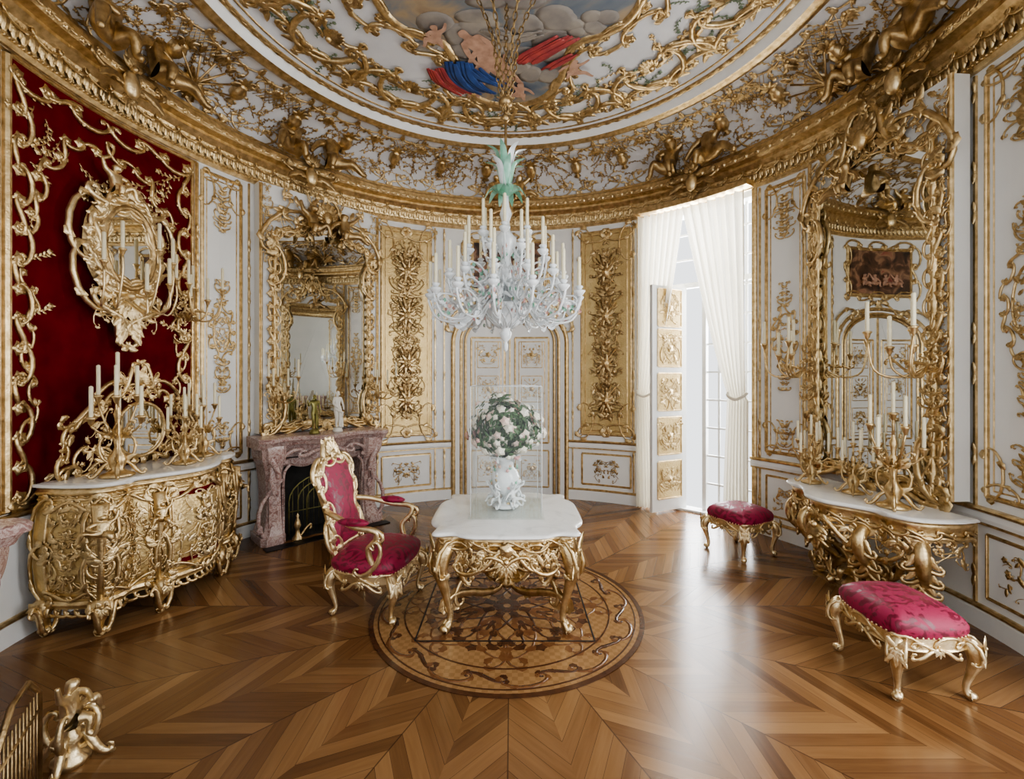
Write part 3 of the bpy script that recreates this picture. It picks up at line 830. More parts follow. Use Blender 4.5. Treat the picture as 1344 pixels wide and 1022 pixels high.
def curtain(name, fn, seed):
    mb = MB(CURT); mb.push(wallmap(tw))
    zs = np.linspace(.02, 4.11, 70); nu = 120; G = []
    for z in zs:
        a, b, wb, amp = fn(z); s = np.linspace(0, 1, nu)
        w = wb+amp*(np.sin(s*2*pi*7+.6*sin(z*1.3)+seed)+.4*np.sin(s*2*pi*15+1))*1.1
        G.append(np.column_stack([a+(b-a)*s, np.full(nu, z), w]))
    mb.grid(np.array(G))
    mb.mat(CREAM); a, b, wb, amp = fn(1.6)
    tube(mb, smooth([(a-.02, 1.66, wb), (a, 1.62, wb+.05), ((a+b)/2, 1.58, wb+.06), (b, 1.62, wb+.05), (b+.02, 1.66, wb)], 3), .018, 6)
    mb.pop(); return mb.finish(name)
H = hwW
def cl(z):
    t = np.clip((z-1.6)/2.5, 0, 1)
    if z >= 1.6: b = -H+.17+(.46)*t**.8; return -H-.02, b, .1, .022+.012*t
    q = (1.6-z)/1.6; return -H-.04, -H+.17+.08*sin(q*pi/2), .1, .03
def cr(z):
    t = np.clip((z-1.6)/2.5, 0, 1)
    if z >= 1.6: a = H-.22-(.62)*t**.85; return a, H-.02, .1, .024+.016*t
    q = (1.6-z)/1.6; return H-.24-.05*sin(q*pi/2), H+.02, .1, .03
curtain('curtain', cl, 1); curtain('curtain', cr, 2)
pm = MB(GOLD); pm.push(wallmap(tw))
slab(pm, -hwW-.05, hwW+.05, 4.13, 4.2, 0, .2)
for s in (-1, 1): sweep(pm, c3(dens([(s*(hwW+.04), .18), (s*(hwW+.04), 4.15)], .3)), np.array(MOLD)*1.4)
pm.finish('trim_window')

# ================================================================== candles & candelabra
def candle(mb, c, h=.2, r=.0115, cup=GOLD):
    mb.mat(cup); lathe(mb, [(.004, -.05), (.014, -.035), (.02, -.01), (.03, 0), (.026, .008), (.012, .01)], 8, c)
    mb.mat(IVORY); lathe(mb, [(r, 0), (r, h), (r*.5, h+.006), (.001, h+.007)], 8, c)
    mb.mat(IRON); tube(mb, [(c[0], c[1], c[2]+h), (c[0], c[1], c[2]+h+.012)], .0015, 3)
def arm3(mb, p0, az, reach, rise, r=.009, m=GOLD):
    mb.mat(m); s = np.linspace(0, 1, 10)
    rr = reach*s; z = -.10*np.sin(pi*s*1.0)*reach*2+rise*s**2
    P = np.column_stack([p0[0]+cos(az)*rr, p0[1]+sin(az)*rr, p0[2]+z]); tube(mb, P, r, 6)
    return P[-1]
def candelabrum(mb, o, h, n, reach, s=1., tiers=1):
    mb.push(lambda P: P*s+np.asarray(o, float)); mb.mat(GOLD)
    lathe(mb, [(.001, 0), (.10, 0), (.10, .015), (.06, .03), (.035, .05), (.05, .09), (.055, .13), (.03, .17), (.018, .2), (.03, h*.40), (.03, h*.45), (.014, h*.5), (.018, h*.56), (.025, h*.6), (.01, h*.68)], 12)
    for k in range(4):
        a = k*pi/2+pi/4; mb.push(aff((0, 0, 0), (cos(a), sin(a), 0), (0, 0, 1), (-sin(a), cos(a), 0)))
        scroll(mb, (.04, .08), (.14, .02), 'S', 1, .02, -.008, leaves=2); scroll(mb, (.03, .12), (.05, .26), 'C', 1, .014, -.005, leaves=2); leaf(mb, (.02, h*.4), 1., .1, .02, -6, 0); leaf(mb, (.03, .1), .9, .1, .02, -6, 0); mb.pop()
    for k in range(n):
        az = 2*pi*k/n+.3; rs = h*(.06 if k % 2 else .26); e = arm3(mb, (0, 0, h*.44), az, reach*(1 if k % 2 else .8), rs, .007)
        mb.mat(GOLD); ball(mb, (e[0]*.6, e[1]*.6, e[2]-.02), .011)
        mb.push(aff((0, 0, h*.44), (cos(az), sin(az), 0), (0, 0, 1), (-sin(az), cos(az), 0))); scroll(mb, (.02, -.03), (reach*.6, .05), 'S', -1, .010, -.004, leaves=2, n=14); leaf(mb, (reach*.3, -.05), .6, .08, .02, 5, 0); mb.pop()
        candle(mb, (e[0], e[1], e[2]+.05), .21, .012)
    candle(mb, (0, 0, h*.84+.03), .22, .012); mb.mat(GOLD); tube(mb, [(0, 0, h*.66), (0, 0, h*.84)], .009, 6); mb.pop()
def sconce(mb, o, phn, n=5, s=1.):
    mb.push(frame(o, phn)); mb.push(lambda P: P*s); mb.mat(GOLD)
    column(mb, -.32, .18, .08, random.Random(77), .08, .012, .01)
    for k in range(n):
        u = (k-(n-1)/2); L = .08*abs(u)+.13
        P = np.array([(0, -.05, .03), (u*.03, -.13, L*.6), (u*.065, -.08, L), (u*.085, 0.02+.11*((k+1) % 2), L*1.05)]); P = smooth(P, 4)
        mb.mat(GOLD); tube(mb, P, .008, 6)
        scroll(mb, (0, -.06), (u*.08+.01, -.02), 'S', 1, .012, .05+L*.4, leaves=2)
        e = P[-1]; mb.push(aff((0, 0, 0), (1, 0, 0), (0, 0, 1), (0, 1, 0))); candle(mb, (e[0], e[2], e[1]+.05), .21, .0125); mb.pop()
    mb.pop(); mb.pop()

# ================================================================== MIRRORS
def mirror_frame(mb, hw, v0, v1, rise, size=.22, r=.022, seed=1, crest=.3):
    def hp(hw, v0, v1, rise):
        return [(0, v0), (hw*.9, v0), (hw, v0+.1), (hw, v1), (hw*.85, v1+rise*.35), (hw*.55, v1+rise*.55), (hw*.3, v1+rise*.95), (0, v1+rise)]
    half = smooth(hp(hw, v0, v1, rise), 5); out = np.vstack([half, (half*[-1, 1])[::-1][1:-1]])
    mb.mat(MIRROR)
    c = out.mean(0); G = np.array([np.column_stack([c+(out-c)*q, np.full(len(out), .012)]) for q in (0.001, .5, 1)]); mb.grid(G, cv=True, smooth=False)
    mb.mat(GOLD); sweep(mb, np.column_stack([out, np.full(len(out), 0.)]), [(-.04, 0), (-.04, .03), (-.025, .045), (-.01, .05), (.0, .03), (.015, .03), (.022, .012)], closed=True, smooth=True)
    hh = smooth(hp(hw+.05, v0-.03, v1, rise+.05), 5); h2 = smooth(hp(hw-.0, v0+.02, v1, rise-.0), 5)
    def fn():
        run(mb, hh, size*.7, r*1.1, .02, leaves=4); run(mb, h2, size*.5, r*.6, .045, leaves=2, start=1)
        scroll(mb, (.05, v1+rise+crest*.7), (hw*.55, v1+rise*.8), 'S', 1, r*1.5, .04, leaves=5)
        scroll(mb, (hw*.5, v1+rise*.8), (hw+.08, v1+.0), 'C', -1, r*1.5, .03, leaves=5)
        scroll(mb, (hw+.06, v1-.05), (hw+.04, v1-.4), 'C', 1, r*1.3, .04, leaves=4)
        scroll(mb, (hw+.06, v0+.4), (hw+.1, v0-.02), 'C', 1, r*1.5, .04, leaves=4)
        scroll(mb, (hw+.05, v0-.03), (.08, v0-.05), 'S', 1, r*1.3, .03, leaves=4)
    both(mb, fn)
    shell(mb, (0, v1+rise-.02), pi/2, crest*.9, .05, 9); shell(mb, (0, v0), -pi/2, .12, .04)
    ball(mb, (0, v1+rise, .08), (.07, .10, .05), 12, 8)

lm = MB(MIRROR); a_l = radians(-41); cL = np.array([-2.40, 5.86, 0])
lm.push(frame(cL, a_l)); mirror_frame(lm, .60, 1.27, 3.40, .45, .2, .024, 1, .3)
lm.mat(WHITE); box(lm, -.78, .78, 1.19, 4.12, -.35, -.012)
lm.mat(GOLD)
for s in (-1, 1):
    sweep(lm, c3(dens([(s*.765, 1.2), (s*.765, 4.1)], .3)), np.array(MOLD)*.9)
    lm.push(shift(s*.70)); column(lm, 3.2, 4.1, .05, random.Random(6), .09, .01); lm.pop()
lm.mat(GOLDD); fig(lm, F2b, (-.2, 3.62, .12), .5, 1); fig(lm, F1b, (.2, 3.62, .12), .5, 1)
lm.mat(GOLD); symfill(lm, 36, .55, 3.6, 4.08, .18, random.Random(8), w=.03)
lm.pop(); lm.finish('overmantel_mirror')
a_r = radians(184.2); cR = np.array([3.235, 4.15, 0])
rm = MB(MIRROR); rm.push(frame(cR, a_r)); mirror_frame(rm, .60, .98, 3.50, .5, .22, .026, 3, .32)
rm.mat(WHITE); box(rm, -.74, .74, .92, 4.12, -.14, -.008)
rm.mat(GOLD)
r_ = random.Random(91)
for s in (-1, 1):
    sweep(rm, c3(dens([(s*.73, .92), (s*.73, 4.12)], .3)), np.array(MOLD)*1.0)
    rm.push(shift(s*.68)); column(rm, 1.0, 4.0, .05, r_, .09, .012, .02); rm.pop()
symfill(rm, 40, .6, 3.75, 4.12, .18, r_, w=.03)
rm.mat(GOLDD); fig(rm, F1b, (-.1, 3.55, .12), .42, -1)
rm.pop(); rm.finish('console_mirror')
for s, z in ((-1, 2.0), (1, 2.0)):
    mb = MB(GOLD); U = np.array([-sin(a_r), cos(a_r), 0]); Wn = np.array([cos(a_r), sin(a_r), 0])
    sconce(mb, cR+U*s*.66+Wn*.08+np.array([0, 0, z]), a_r, 5, 1.15); mb.finish('wall_sconce')
for s in (-1, 1):
    mb = MB(GOLD); U = np.array([-sin(a_l), cos(a_l), 0]); Wn = np.array([cos(a_l), sin(a_l), 0])
    sconce(mb, cL+U*s*.66+Wn*.08+np.array([0, 0, 1.68]), a_l, 5, .95); mb.finish('wall_sconce')

# ---------------- red velvet hanging
th0, _ = hit(250); th1, _ = hit(8)
tcv = (th0+th1)/2; hv = R*(th1-th0)/2
rv = MB(VELVET); rv.push(wallmap(tcv)); slab(rv, -hv, hv, .92, 4.08, 0.001, .02)
rv.mat(GOLD); rect(rv, -hv, hv, .92, 4.08, sc=1.6); rect(rv, -hv-.06, hv+.06, .92, 4.1, sc=.7)
r_ = random.Random(41)
def vp():
    run(rv, [(hv-.07, 1.0), (hv-.07, 3.95)], .2, .028, .02, leaves=3); run(rv, [(hv-.05, 3.98), (.05, 4.0)], .2, .03, .02, leaves=3)
    run(rv, smooth([(hv-.10, 2.9), (hv-.2, 3.15), (hv-.22, 3.4), (.42, 3.55), (.34, 3.75), (.15, 3.72), (0, 3.85)], 5), .15, .026, .02, leaves=3)
    run(rv, smooth([(hv-.1, 2.6), (hv-.2, 2.4), (hv-.12, 2.0), (hv-.2, 1.7), (hv-.1, 1.4)], 5), .14, .018, .02, leaves=2)
    scroll(rv, (hv-.05, 1.0), (hv-.4, 1.08), 'S', 1, .03, .02, leaves=4)
    for k in range(9): sprig(rv, (hv-.1-.07*k, 3.9-.05*k), r_.uniform(3.4, 5), .28, r_, .03, .05)
    for k in range(4): sprig(rv, (hv-.12, 3.4-.35*k), r_.uniform(2.4, 4), .2, r_, .03, .045)
both(rv, vp)
rv.pop(); rv.finish('red_velvet_hanging')
tg, Dg = hit(152)
gm = MB(MIRROR); ag = tg+pi; og = np.array([C[0]+(R-.07)*cos(tg), C[1]+(R-.07)*sin(tg), 0]); gm.push(frame(og, ag))
vc = 2.98
ov = np.array([(.20*cos(t), vc+.32*sin(t)) for t in np.linspace(0, 2*pi, 32, endpoint=False)])
G = np.array([np.column_stack([np.array([0, vc])+(ov-[0, vc])*q, np.full(32, .07)]) for q in (.001, .5, 1)]); gm.grid(G, cv=True, smooth=False)
gm.mat(GOLDD)
sweep(gm, np.column_stack([ov, np.zeros(32)]), [(-a, b) for a, b in [(.0, 0), (.0, .07), (.02, .1), (.05, .09), (.07, .05), (.11, .03), (.14, .0)]], closed=True, smooth=True)
gm.mat(GOLDL)
e1 = [(.28*cos(t), vc+.41*sin(t)) for t in np.linspace(-pi/2, pi/2, 14)]
def gf():
    for q in (.84, .93, 1.03, 1.15): run(gm, [(p[0]*q, vc+(p[1]-vc)*q) for p in e1], .13, .032, .06-.06*abs(q-1), leaves=3, start=int(q*7) % 3)
    scroll(gm, (.03, vc-.72), (.25, vc-.45), 'S', 1, .045, .04, leaves=4); scroll(gm, (.04, vc+.45), (.3, vc+.42), 'C', 1, .045, .04, leaves=3)
    scroll(gm, (.02, vc-.82), (.16, vc-.5), 'S', -1, .04, .04, leaves=4); scroll(gm, (.3, vc+.3), (.34, vc-.1), 'C', -1, .035, .03, leaves=4); scroll(gm, (.33, vc-.1), (.22, vc-.5), 'C', -1, .035, .03, leaves=4)
    for k in range(5): leaf(gm, (.03, vc-.45-.06*k), -.6-.2*k, .2, .035, 2, .06)
both(gm, gf); symfill(gm, 30, .24, vc-.68, vc-.36, .13, r_, w=.04); symfill(gm, 16, .26, vc+.34, vc+.52, .12, r_, w=.04)
shell(gm, (0, vc+.40), pi/2, .2, .06, 9); shell(gm, (0, vc-.42), -pi/2, .25, .06, 9); fig(gm, F2b, (-.14, vc+.42, .08), .36)
gm.pop()
f = frame(og, ag)
for u, v, w in ((-.24, vc-.08, .26), (.24, vc-.08, .26), (-.10, vc-.40, .34), (.12, vc-.30, .34), (-.34, vc-.2, .2), (.34, vc-.2, .2), (.02, vc-.02, .34)):
    gm.mat(GOLDL)
    gm.push(f); tube(gm, smooth([(u*.6, vc-.45, .06), (u*.9, vc-.55, w*.7), (u, v-.2, w), (u, v-.05, w)], 4), .009, 6); gm.pop()
    c = f(np.array([[u, v, w]]))[0]; candle(gm, c, .23, .015)
gm.finish('girandole_mirror')
t, _ = hit(234); mb = MB(GOLDL); sconce(mb, (C[0]+(R-.05)*cos(t), C[1]+(R-.05)*sin(t), 2.55), t+pi, 5, 1.05); mb.finish('wall_sconce')

# ================================================================== FURNITURE
def cabriole(mb, top, foot_dir, h, out=.1, r=.04, orn=True):
    d = np.array([foot_dir[0], foot_dir[1], 0.]); d /= np.linalg.norm(d); t = np.array(top, float)
    K = [(0, 0, 1.), (.55, -.12, 1.3), (.75, -.3, 1.05), (.35, -.55, .62), (.0, -.78, .45), (.1, -.9, .5), (.45, -.97, .75), (.5, -.98, .55)]
    P = smooth([t+d*out*a+np.array([0, 0, b*h]) for a, b, c in K], 4); rr = smooth([(c*r, 0) for a, b, c in K], 4)[:, 0]
    P[:, 2] = np.maximum(P[:, 2], rr*.9+t[2]-h)
    tube(mb, P, rr, 8)
    if orn:
        side = np.cross(d, [0, 0, 1.])
        mb.push(aff(t-np.array([0, 0, h]), d, (0, 0, 1), side))
        for w in (-r*.35, r*.25): scroll(mb, (out*.1, .12*h), (out*.6, r*.7), 'S', 1, r*.5, w, leaves=1, n=14)
        mb.pop()
        mb.push(aff(t+d*(out*.55+r*1.1), side, (0, 0, 1), d))
        for a in (-pi/2, -pi/2-.6, -pi/2+.6, pi/2-.5, pi/2+.5): leaf(mb, (0, -.12*h), a, h*.3, r*.45, 0, 0)
        shell(mb, (0, -.06*h), -pi/2, r*1.7, .005, 5); mb.pop()
        for s in (-1, 1):
            mb.push(aff(t+side*s*r*.9, d, (0, 0, 1), side*s)); scroll(mb, (out*.1, -.02*h), (out*.8, -.32*h), 'C', -1, r*.45, .0, leaves=2, n=14); mb.pop()
def superell(a, b, e=.5, n=64, wave=0, k=8):
    t = np.linspace(0, 2*pi, n, endpoint=False); m = 1+wave*np.cos(k*t)
    return np.column_stack([a*np.sign(np.cos(t))*np.abs(np.cos(t))**e*m, b*np.sign(np.sin(t))*np.abs(np.sin(t))**e*m])

tb = MB(WMARB); TC = (-.04, 3.76, 0)
tb.push(shift(*TC))
o1 = superell(.56, .585, .36, 96, .05)
rings(tb, o1, [(2.2, .755), (.04, .755), (.015, .752), (0, .742), (.0, .732), (.02, .722), (.04, .718), (.3, .718)], smooth=True)
tb.mat(GOLD); o2 = o1*.90; rings(tb, o2, [(.1, .715), (0, .715), (-.015, .70), (.005, .68), (.0, .64), (.03, .62), (.1, .62)], smooth=True)
pm_ = perim(o2, closed=True); tb.push(pm_); Lp = pm_.L; nn = 28
for i in range(nn):
    u = Lp*i/nn; d = Lp/nn
    scroll(tb, (u, .675), (u+d, .675), 'S' if i % 2 else 'C', 1, .014, .0, leaves=3)
    scroll(tb, (u, .62), (u+d, .61), 'C', -1, .018, -.01, leaves=3)
for q in range(4):
    tb.push(shift(Lp*q/4))
    def fn():
        scroll(tb, (.02, .6), (.2, .52), 'S', 1, .026, 0, leaves=4); scroll(tb, (.2, .55), (.36, .5), 'C', 1, .024, 0, leaves=4); scroll(tb, (.02, .5), (.14, .56), 'C', -1, .022, .01, leaves=2)
        for k in range(6): leaf(tb, (.04+.06*k, .60), -1.2, .11, .02, 2, 0)
    both(tb, fn); symfill(tb, 26, .38, .50, .63, .11, rn, w=0); shell(tb, (0, .56), -pi/2, .14, .01, 7); flower(tb, (0, .64), .05, .02); tb.pop()
tb.pop()
for sx in (-1, 1):
    for sy in (-1, 1):
        cabriole(tb, (sx*.41, sy*.44, .66), (sx*.75, sy*.5), .66, .10, .052)
        tb.push(aff((sx*.40, sy*.42, 0), (-sx*.69, -sy*.72, 0), (0, 0, 1), (0, .3, 0)))
        scroll(tb, (.0, .16), (.5, .22), 'S', 1, .044, 0, leaves=4); scroll(tb, (.1, .2), (.42, .34), 'C', -1, .036, 0, leaves=3); tb.pop()
        tb.push(aff((sx*.40, sy*.42, 0), (-sx*1., 0, 0), (0, 0, 1), (0, sy*1., 0)))
        scroll(tb, (.0, .58), (.13, .38), 'S', 1, .034, 0, leaves=3); scroll(tb, (.13, .54), (.3, .5), 'C', 1, .03, 0, leaves=3); tb.pop()
lathe(tb, [(.001, .13), (.05, .14), (.07, .18), (.04, .22), (.06, .27), (.09, .3), (.05, .34), (.03, .38), (.045, .41), (.001, .44)], 14)
for k in range(8):
    a = k*pi/4; tb.push(aff((0, 0, 0), (cos(a), sin(a), 0), (0, 0, 1), (-sin(a), cos(a), 0))); leaf(tb, (.05, .2), .6, .12, .03, -5, 0); leaf(tb, (.06, .3), .9, .12, .03, -5, 0); tb.pop()
tb.pop(); tb.finish('marble_top_dining_table')

gc = MB(GLASS); x0, x1, y0, y1, z0, z1 = -.32, .23, 3.53, 4.1, .757, 1.78
Vg = [(x, y, z) for z in (z0+.012, z1) for x, y in ((x0, y0), (x1, y0), (x1, y1), (x0, y1))]
gc.raw(Vg, [(0, 1, 5, 4), (1, 2, 6, 5), (2, 3, 7, 6), (3, 0, 4, 7), (4, 5, 6, 7)], smooth=False)
box(gc, x0-.02, x1+.02, y0-.02, y1+.02, z0, z0+.012)
gc.mat(PORC)
for (x, y) in ((x0, y0), (x1, y0), (x1, y1), (x0, y1)): tube(gc, [(x, y, z0+.01), (x, y, z1)], .003, 4)
P4 = [(x0, y0, z1), (x1, y0, z1), (x1, y1, z1), (x0, y1, z1)]
for i in range(4): tube(gc, [P4[i], P4[(i+1) % 4]], .003, 4)
gc.finish('glass_display_case')
vs = MB(PORC); VC = (-.055, 3.84, .7695); vs.push(shift(*VC))
lathe(vs, [(.001, 0), (.11, 0), (.115, .015), (.09, .03), (.05, .05), (.035, .08), (.04, .1), (.08, .14), (.115, .2), (.12, .25), (.1, .3), (.07, .33), (.065, .36), (.09, .4), (.12, .42), (.11, .425), (.06, .40)], 24)
for k in range(6):
    a = k*pi/3; vs.push(aff((0, 0, 0), (cos(a), sin(a), 0), (0, 0, 1), (-sin(a), cos(a), 0)))
    scroll(vs, (.11, .22), (.1, .4), 'C', -1, .016, -.006, leaves=2); scroll(vs, (.05, .06), (.14, .02), 'S', 1, .016, -.006, leaves=2); scroll(vs, (.06, .12), (.14, .2), 'S', 1, .014, -.006, leaves=1); vs.pop()
for k in range(5):
    a = k*2*pi/5+.3; vs.push(aff((cos(a)*.10, sin(a)*.10, .03), (-sin(a), cos(a), 0), (0, 0, 1), (cos(a), sin(a), 0))); fig(vs, (F1, F2)[k % 2], (0, .03, 0), .18); vs.pop()
r_ = random.Random(17)
for k in range(60):
    a = r_.uniform(0, 2*pi); z = r_.uniform(.02, .38); rr = float(np.interp(z, [0, .05, .1, .2, .3, .4], [.12, .06, .05, .118, .1, .1]))
    vs.mat(r_.choice((PINK, GREEN, PORC, GOLDL))); vs.push(aff((cos(a)*rr, sin(a)*rr, z), (-sin(a), cos(a), 0), (0, 0, 1), (cos(a), sin(a), 0))); flower(vs, (0, 0), .014, .002, h=.8); vs.pop()
bc = np.array([0, 0, .64])
for k in range(280):
    d = nrm(np.array([r_.gauss(0, 1), r_.gauss(0, 1), r_.gauss(0, 1)+.1])); q = (r_.uniform(.15, .27) if k % 6 else .32)*np.array([1, 1, 1.]); p = bc+d*q
    if p[2] < .42: continue
    s1 = nrm(np.cross(d, [0.1, .2, 1])); s2 = np.cross(d, s1); vs.push(aff(p, s1, s2, d))
    if k % 3 < 2:
        vs.mat(PINK if k % 13 == 0 else (BLUSH if k % 5 == 0 else CREAM)); R_ = r_.uniform(.016, .040); flower(vs, (0, 0), R_, 0, 5, .7); flower(vs, (0, 0), R_*.6, R_*.35, 6, .8)
    vs.mat(LEAFG)
    for j in range(5): leaf(vs, (0, 0), r_.uniform(0, 6.28), r_.uniform(.05, .10), .012, 0, r_.uniform(-.06, -.01), n=5)
    vs.pop()
    if k % 3 == 0: vs.mat(LEAFG); tube(vs, [(0, 0, .38), p], .002, 4)
vs.mat(LEAFG); ball(vs, bc, (.10, .10, .12), 14, 10)
vs.pop(); vs.finish('porcelain_flower_vase')

cd = MB(PORC); CC = (-.05, 3.62, 0); cd.push(shift(*CC))
lathe(cd, [(.001, 2.05), (.015, 2.07), (.02, 2.1), (.01, 2.13), (.04, 2.16), (.05, 2.2), (.03, 2.23), (.09, 2.27), (.15, 2.33), (.18, 2.39), (.185, 2.42), (.14, 2.43), (.08, 2.46), (.05, 2.52), (.07, 2.6), (.1, 2.66), (.05, 2.72), (.04, 2.8), (.08, 2.88), (.09, 2.94), (.04, 3.0), (.03, 3.08), (.05, 3.14), (.03, 3.2), (.02, 3.3), (.001, 3.32)], 20)
r_ = random.Random(23)
for k in range(14):
    for sg in (1, -1):
        P = []
        for t in np.linspace(0, 1, 7):
            z = 2.24+.17*t; rr = float(np.interp(z, [2.23, 2.27, 2.33, 2.39, 2.42], [.035, .095, .155, .185, .19])); a = 2*pi*k/14+sg*t*.7; P.append((rr*cos(a), rr*sin(a), z))
        tube(cd, P, .007, 4)
def charm(n, z0, reach, rise, off, sz):
    for k in range(n):
        az = 2*pi*k/n+off
        M_ = aff((0, 0, z0), (cos(az), sin(az), 0), (0, 0, 1), (-sin(az), cos(az), 0)); cd.push(M_); cd.mat(PORC)
        P = smooth([(.04, 0, 0), (reach*.3, .05*sz, 0), (reach*.6, -.07*sz, 0), (reach*.88, -.06*sz, 0), (reach, rise*.6, 0), (reach*.98, rise, 0)], 4); tube(cd, P, .0095, 6)
        scroll(cd, (reach*.25, .03), (reach*.62, -.09), 'S', 1, .013, -.005, leaves=3); scroll(cd, (reach*.6, -.06), (reach*.9, .04), 'C', -1, .012, -.005, leaves=3)
        lathe(cd, [(.01, -.03), (.03, -.01), (.045, .01), (.04, .02), (.01, .015)], 10, (reach*.98, rise, 0), axis=1)
        for j in range(8):
            cd.mat(r_.choice((PORC, PINK, PORC, GREEN, PORC, GOLDL))); t = r_.uniform(.3, 1.02); cd.push(shift(reach*t, -.03)); flower(cd, (r_.uniform(-.02, .02), r_.uniform(-.05, .08)), .015, .008, h=.8); flower(cd, (r_.uniform(-.02, .02), r_.uniform(-.05, .08)), .014, -.02, h=.5); cd.pop()
        cd.pop()
        c = M_(np.array([[reach*.98, rise+.045, 0]]))[0]; candle(cd, c, .22, .0125, PORC)
charm(14, 2.38, .60, .10, .1, 1.2); charm(12, 2.50, .46, .12, .36, 1); charm(9, 2.66, .33, .14, .2, 1); charm(6, 2.84, .2, .12, .5, .8)
cd.mat(PORC)
for k in range(6):
    a = k*pi/3; cd.push(aff((cos(a)*.09, sin(a)*.09, 2.44), (-sin(a), cos(a), 0), (0, 0, 1), (cos(a), sin(a), 0))); fig(cd, (F1, F2)[k % 2], (0, .02, 0), .24); cd.pop()
for k in range(14):
    a = 2*pi*k/14; L_ = .33 if k % 2 else .45; cd.mat(GREEN if k % 3 else PORC)
    P = np.array([(0, 3.26, 0), (.05, 3.26+L_*.45, 0), (.085, 3.26+L_*.8, 0), (.17, 3.26+L_*.88, 0)]); M_ = aff((0, 0, 0), (cos(a), sin(a), 0), (0, 0, 1), (-sin(a), cos(a), 0)); P = smooth(P, 4)
    cd.push(M_); n = len(P); ww = .03*np.sin(pi*np.linspace(.12, .98, n)); G = np.stack([P+np.array([0, 0, 1])*ww[:, None]*q+np.array([-.006, 0, 0])*abs(q) for q in (-1, -.5, 0, .5, 1)], 1); cd.grid(G); cd.pop()
for k in range(10):
    a = 2*pi*k/10; cd.mat(GREEN); P = smooth([(.02, 3.28, 0), (.11, 3.34, 0), (.17, 3.26, 0)], 4); cd.push(aff((0, 0, 0), (cos(a), sin(a), 0), (0, 0, 1), (-sin(a), cos(a), 0))); n = len(P); ww = .028*np.sin(pi*np.linspace(.12, .98, n)); G = np.stack([P+np.array([0, 0, 1])*ww[:, None]*q for q in (-1, 0, 1)], 1); cd.grid(G); cd.pop()
cd.mat(GOLDD)
tube(cd, [(0, 0, 3.3), (0, 0, 4.1)], .012, 6)
for k in range(5):
    a = 2*pi*k/5+.3
    P = smooth([(0, 0, 3.9), (.06*cos(a), .06*sin(a), 4.2), (.12*cos(a), .12*sin(a), 4.6), (.3*cos(a), .3*sin(a), 5.04)], 8)
    for i in range(0, len(P)-1):
        p, q = P[i], P[i+1]; m = (p+q)/2; d = nrm(q-p); s1 = nrm(np.cross(d, [1, .3, 0.1])) if i % 2 else nrm(np.cross(nrm(np.cross(d, [1, .3, .1])), d)); L_ = np.linalg.norm(q-p)*.62
        lp = [m+d*L_*cos(t)+s1*.016*sin(t) for t in np.linspace(0, 2*pi, 8, endpoint=False)]; tube(cd, lp, .0055, 4, closed=True)
ball(cd, (0, 0, 3.9), .035); ball(cd, (0, 0, 4.08), .02); lathe(cd, [(.001, 3.98), (.05, 4.0), (.06, 4.03), (.02, 4.08)], 12)
cd.pop(); cd.finish('porcelain_chandelier')

def stool(name, c, yaw, w=.25, d=.25):
    mb = MB(GOLDL); mb.push(pframe((c[0], c[1], 0), yaw))
    o = superell(w, d, .45, 64, .015)
    rings(mb, o, [(.1, .36), (.01, .36), (0, .37), (.0, .30), (-.005, .29), (.03, .285), (.1, .30)], smooth=False)
    pf = perim(o, closed=True); mb.push(pf)
    for i in range(14):
        u = pf.L*i/14; d_ = pf.L/14; scroll(mb, (u, .32), (u+d_, .32), 'C' if i % 2 else 'S', -1, .013, 0, leaves=2)
    for i in range(60): ball(mb, (pf.L*i/60, .368, .004), .007, 6, 4)
    for q in range(4):
        mb.push(shift(pf.L*q/4)); shell(mb, (0, .31), -pi/2, .06, .01, 5); both(mb, lambda: scroll(mb, (.02, .28), (.13, .26), 'S', 1, .016, 0, leaves=3)); mb.pop()
    mb.pop()
    for sx in (-1, 1):
        for sy in (-1, 1): cabriole(mb, (sx*w*.86, sy*d*.86, .34), (sx, sy), .34, .055, .036)
    mb.mat(DAMASK); rings(mb, o, [(.0, .36), (-.012, .39), (-.012, .42), (.005, .45), (.05, .48), (.11, .497), (.17, .503), (w*1.5, .505)], smooth=True)
    mb.pop(); return mb.finish(name)
stool('crimson_stool', (2.42, 2.86), radians(180), .26, .23)
stool('crimson_stool', (2.42, 4.86), radians(205), .25, .25)

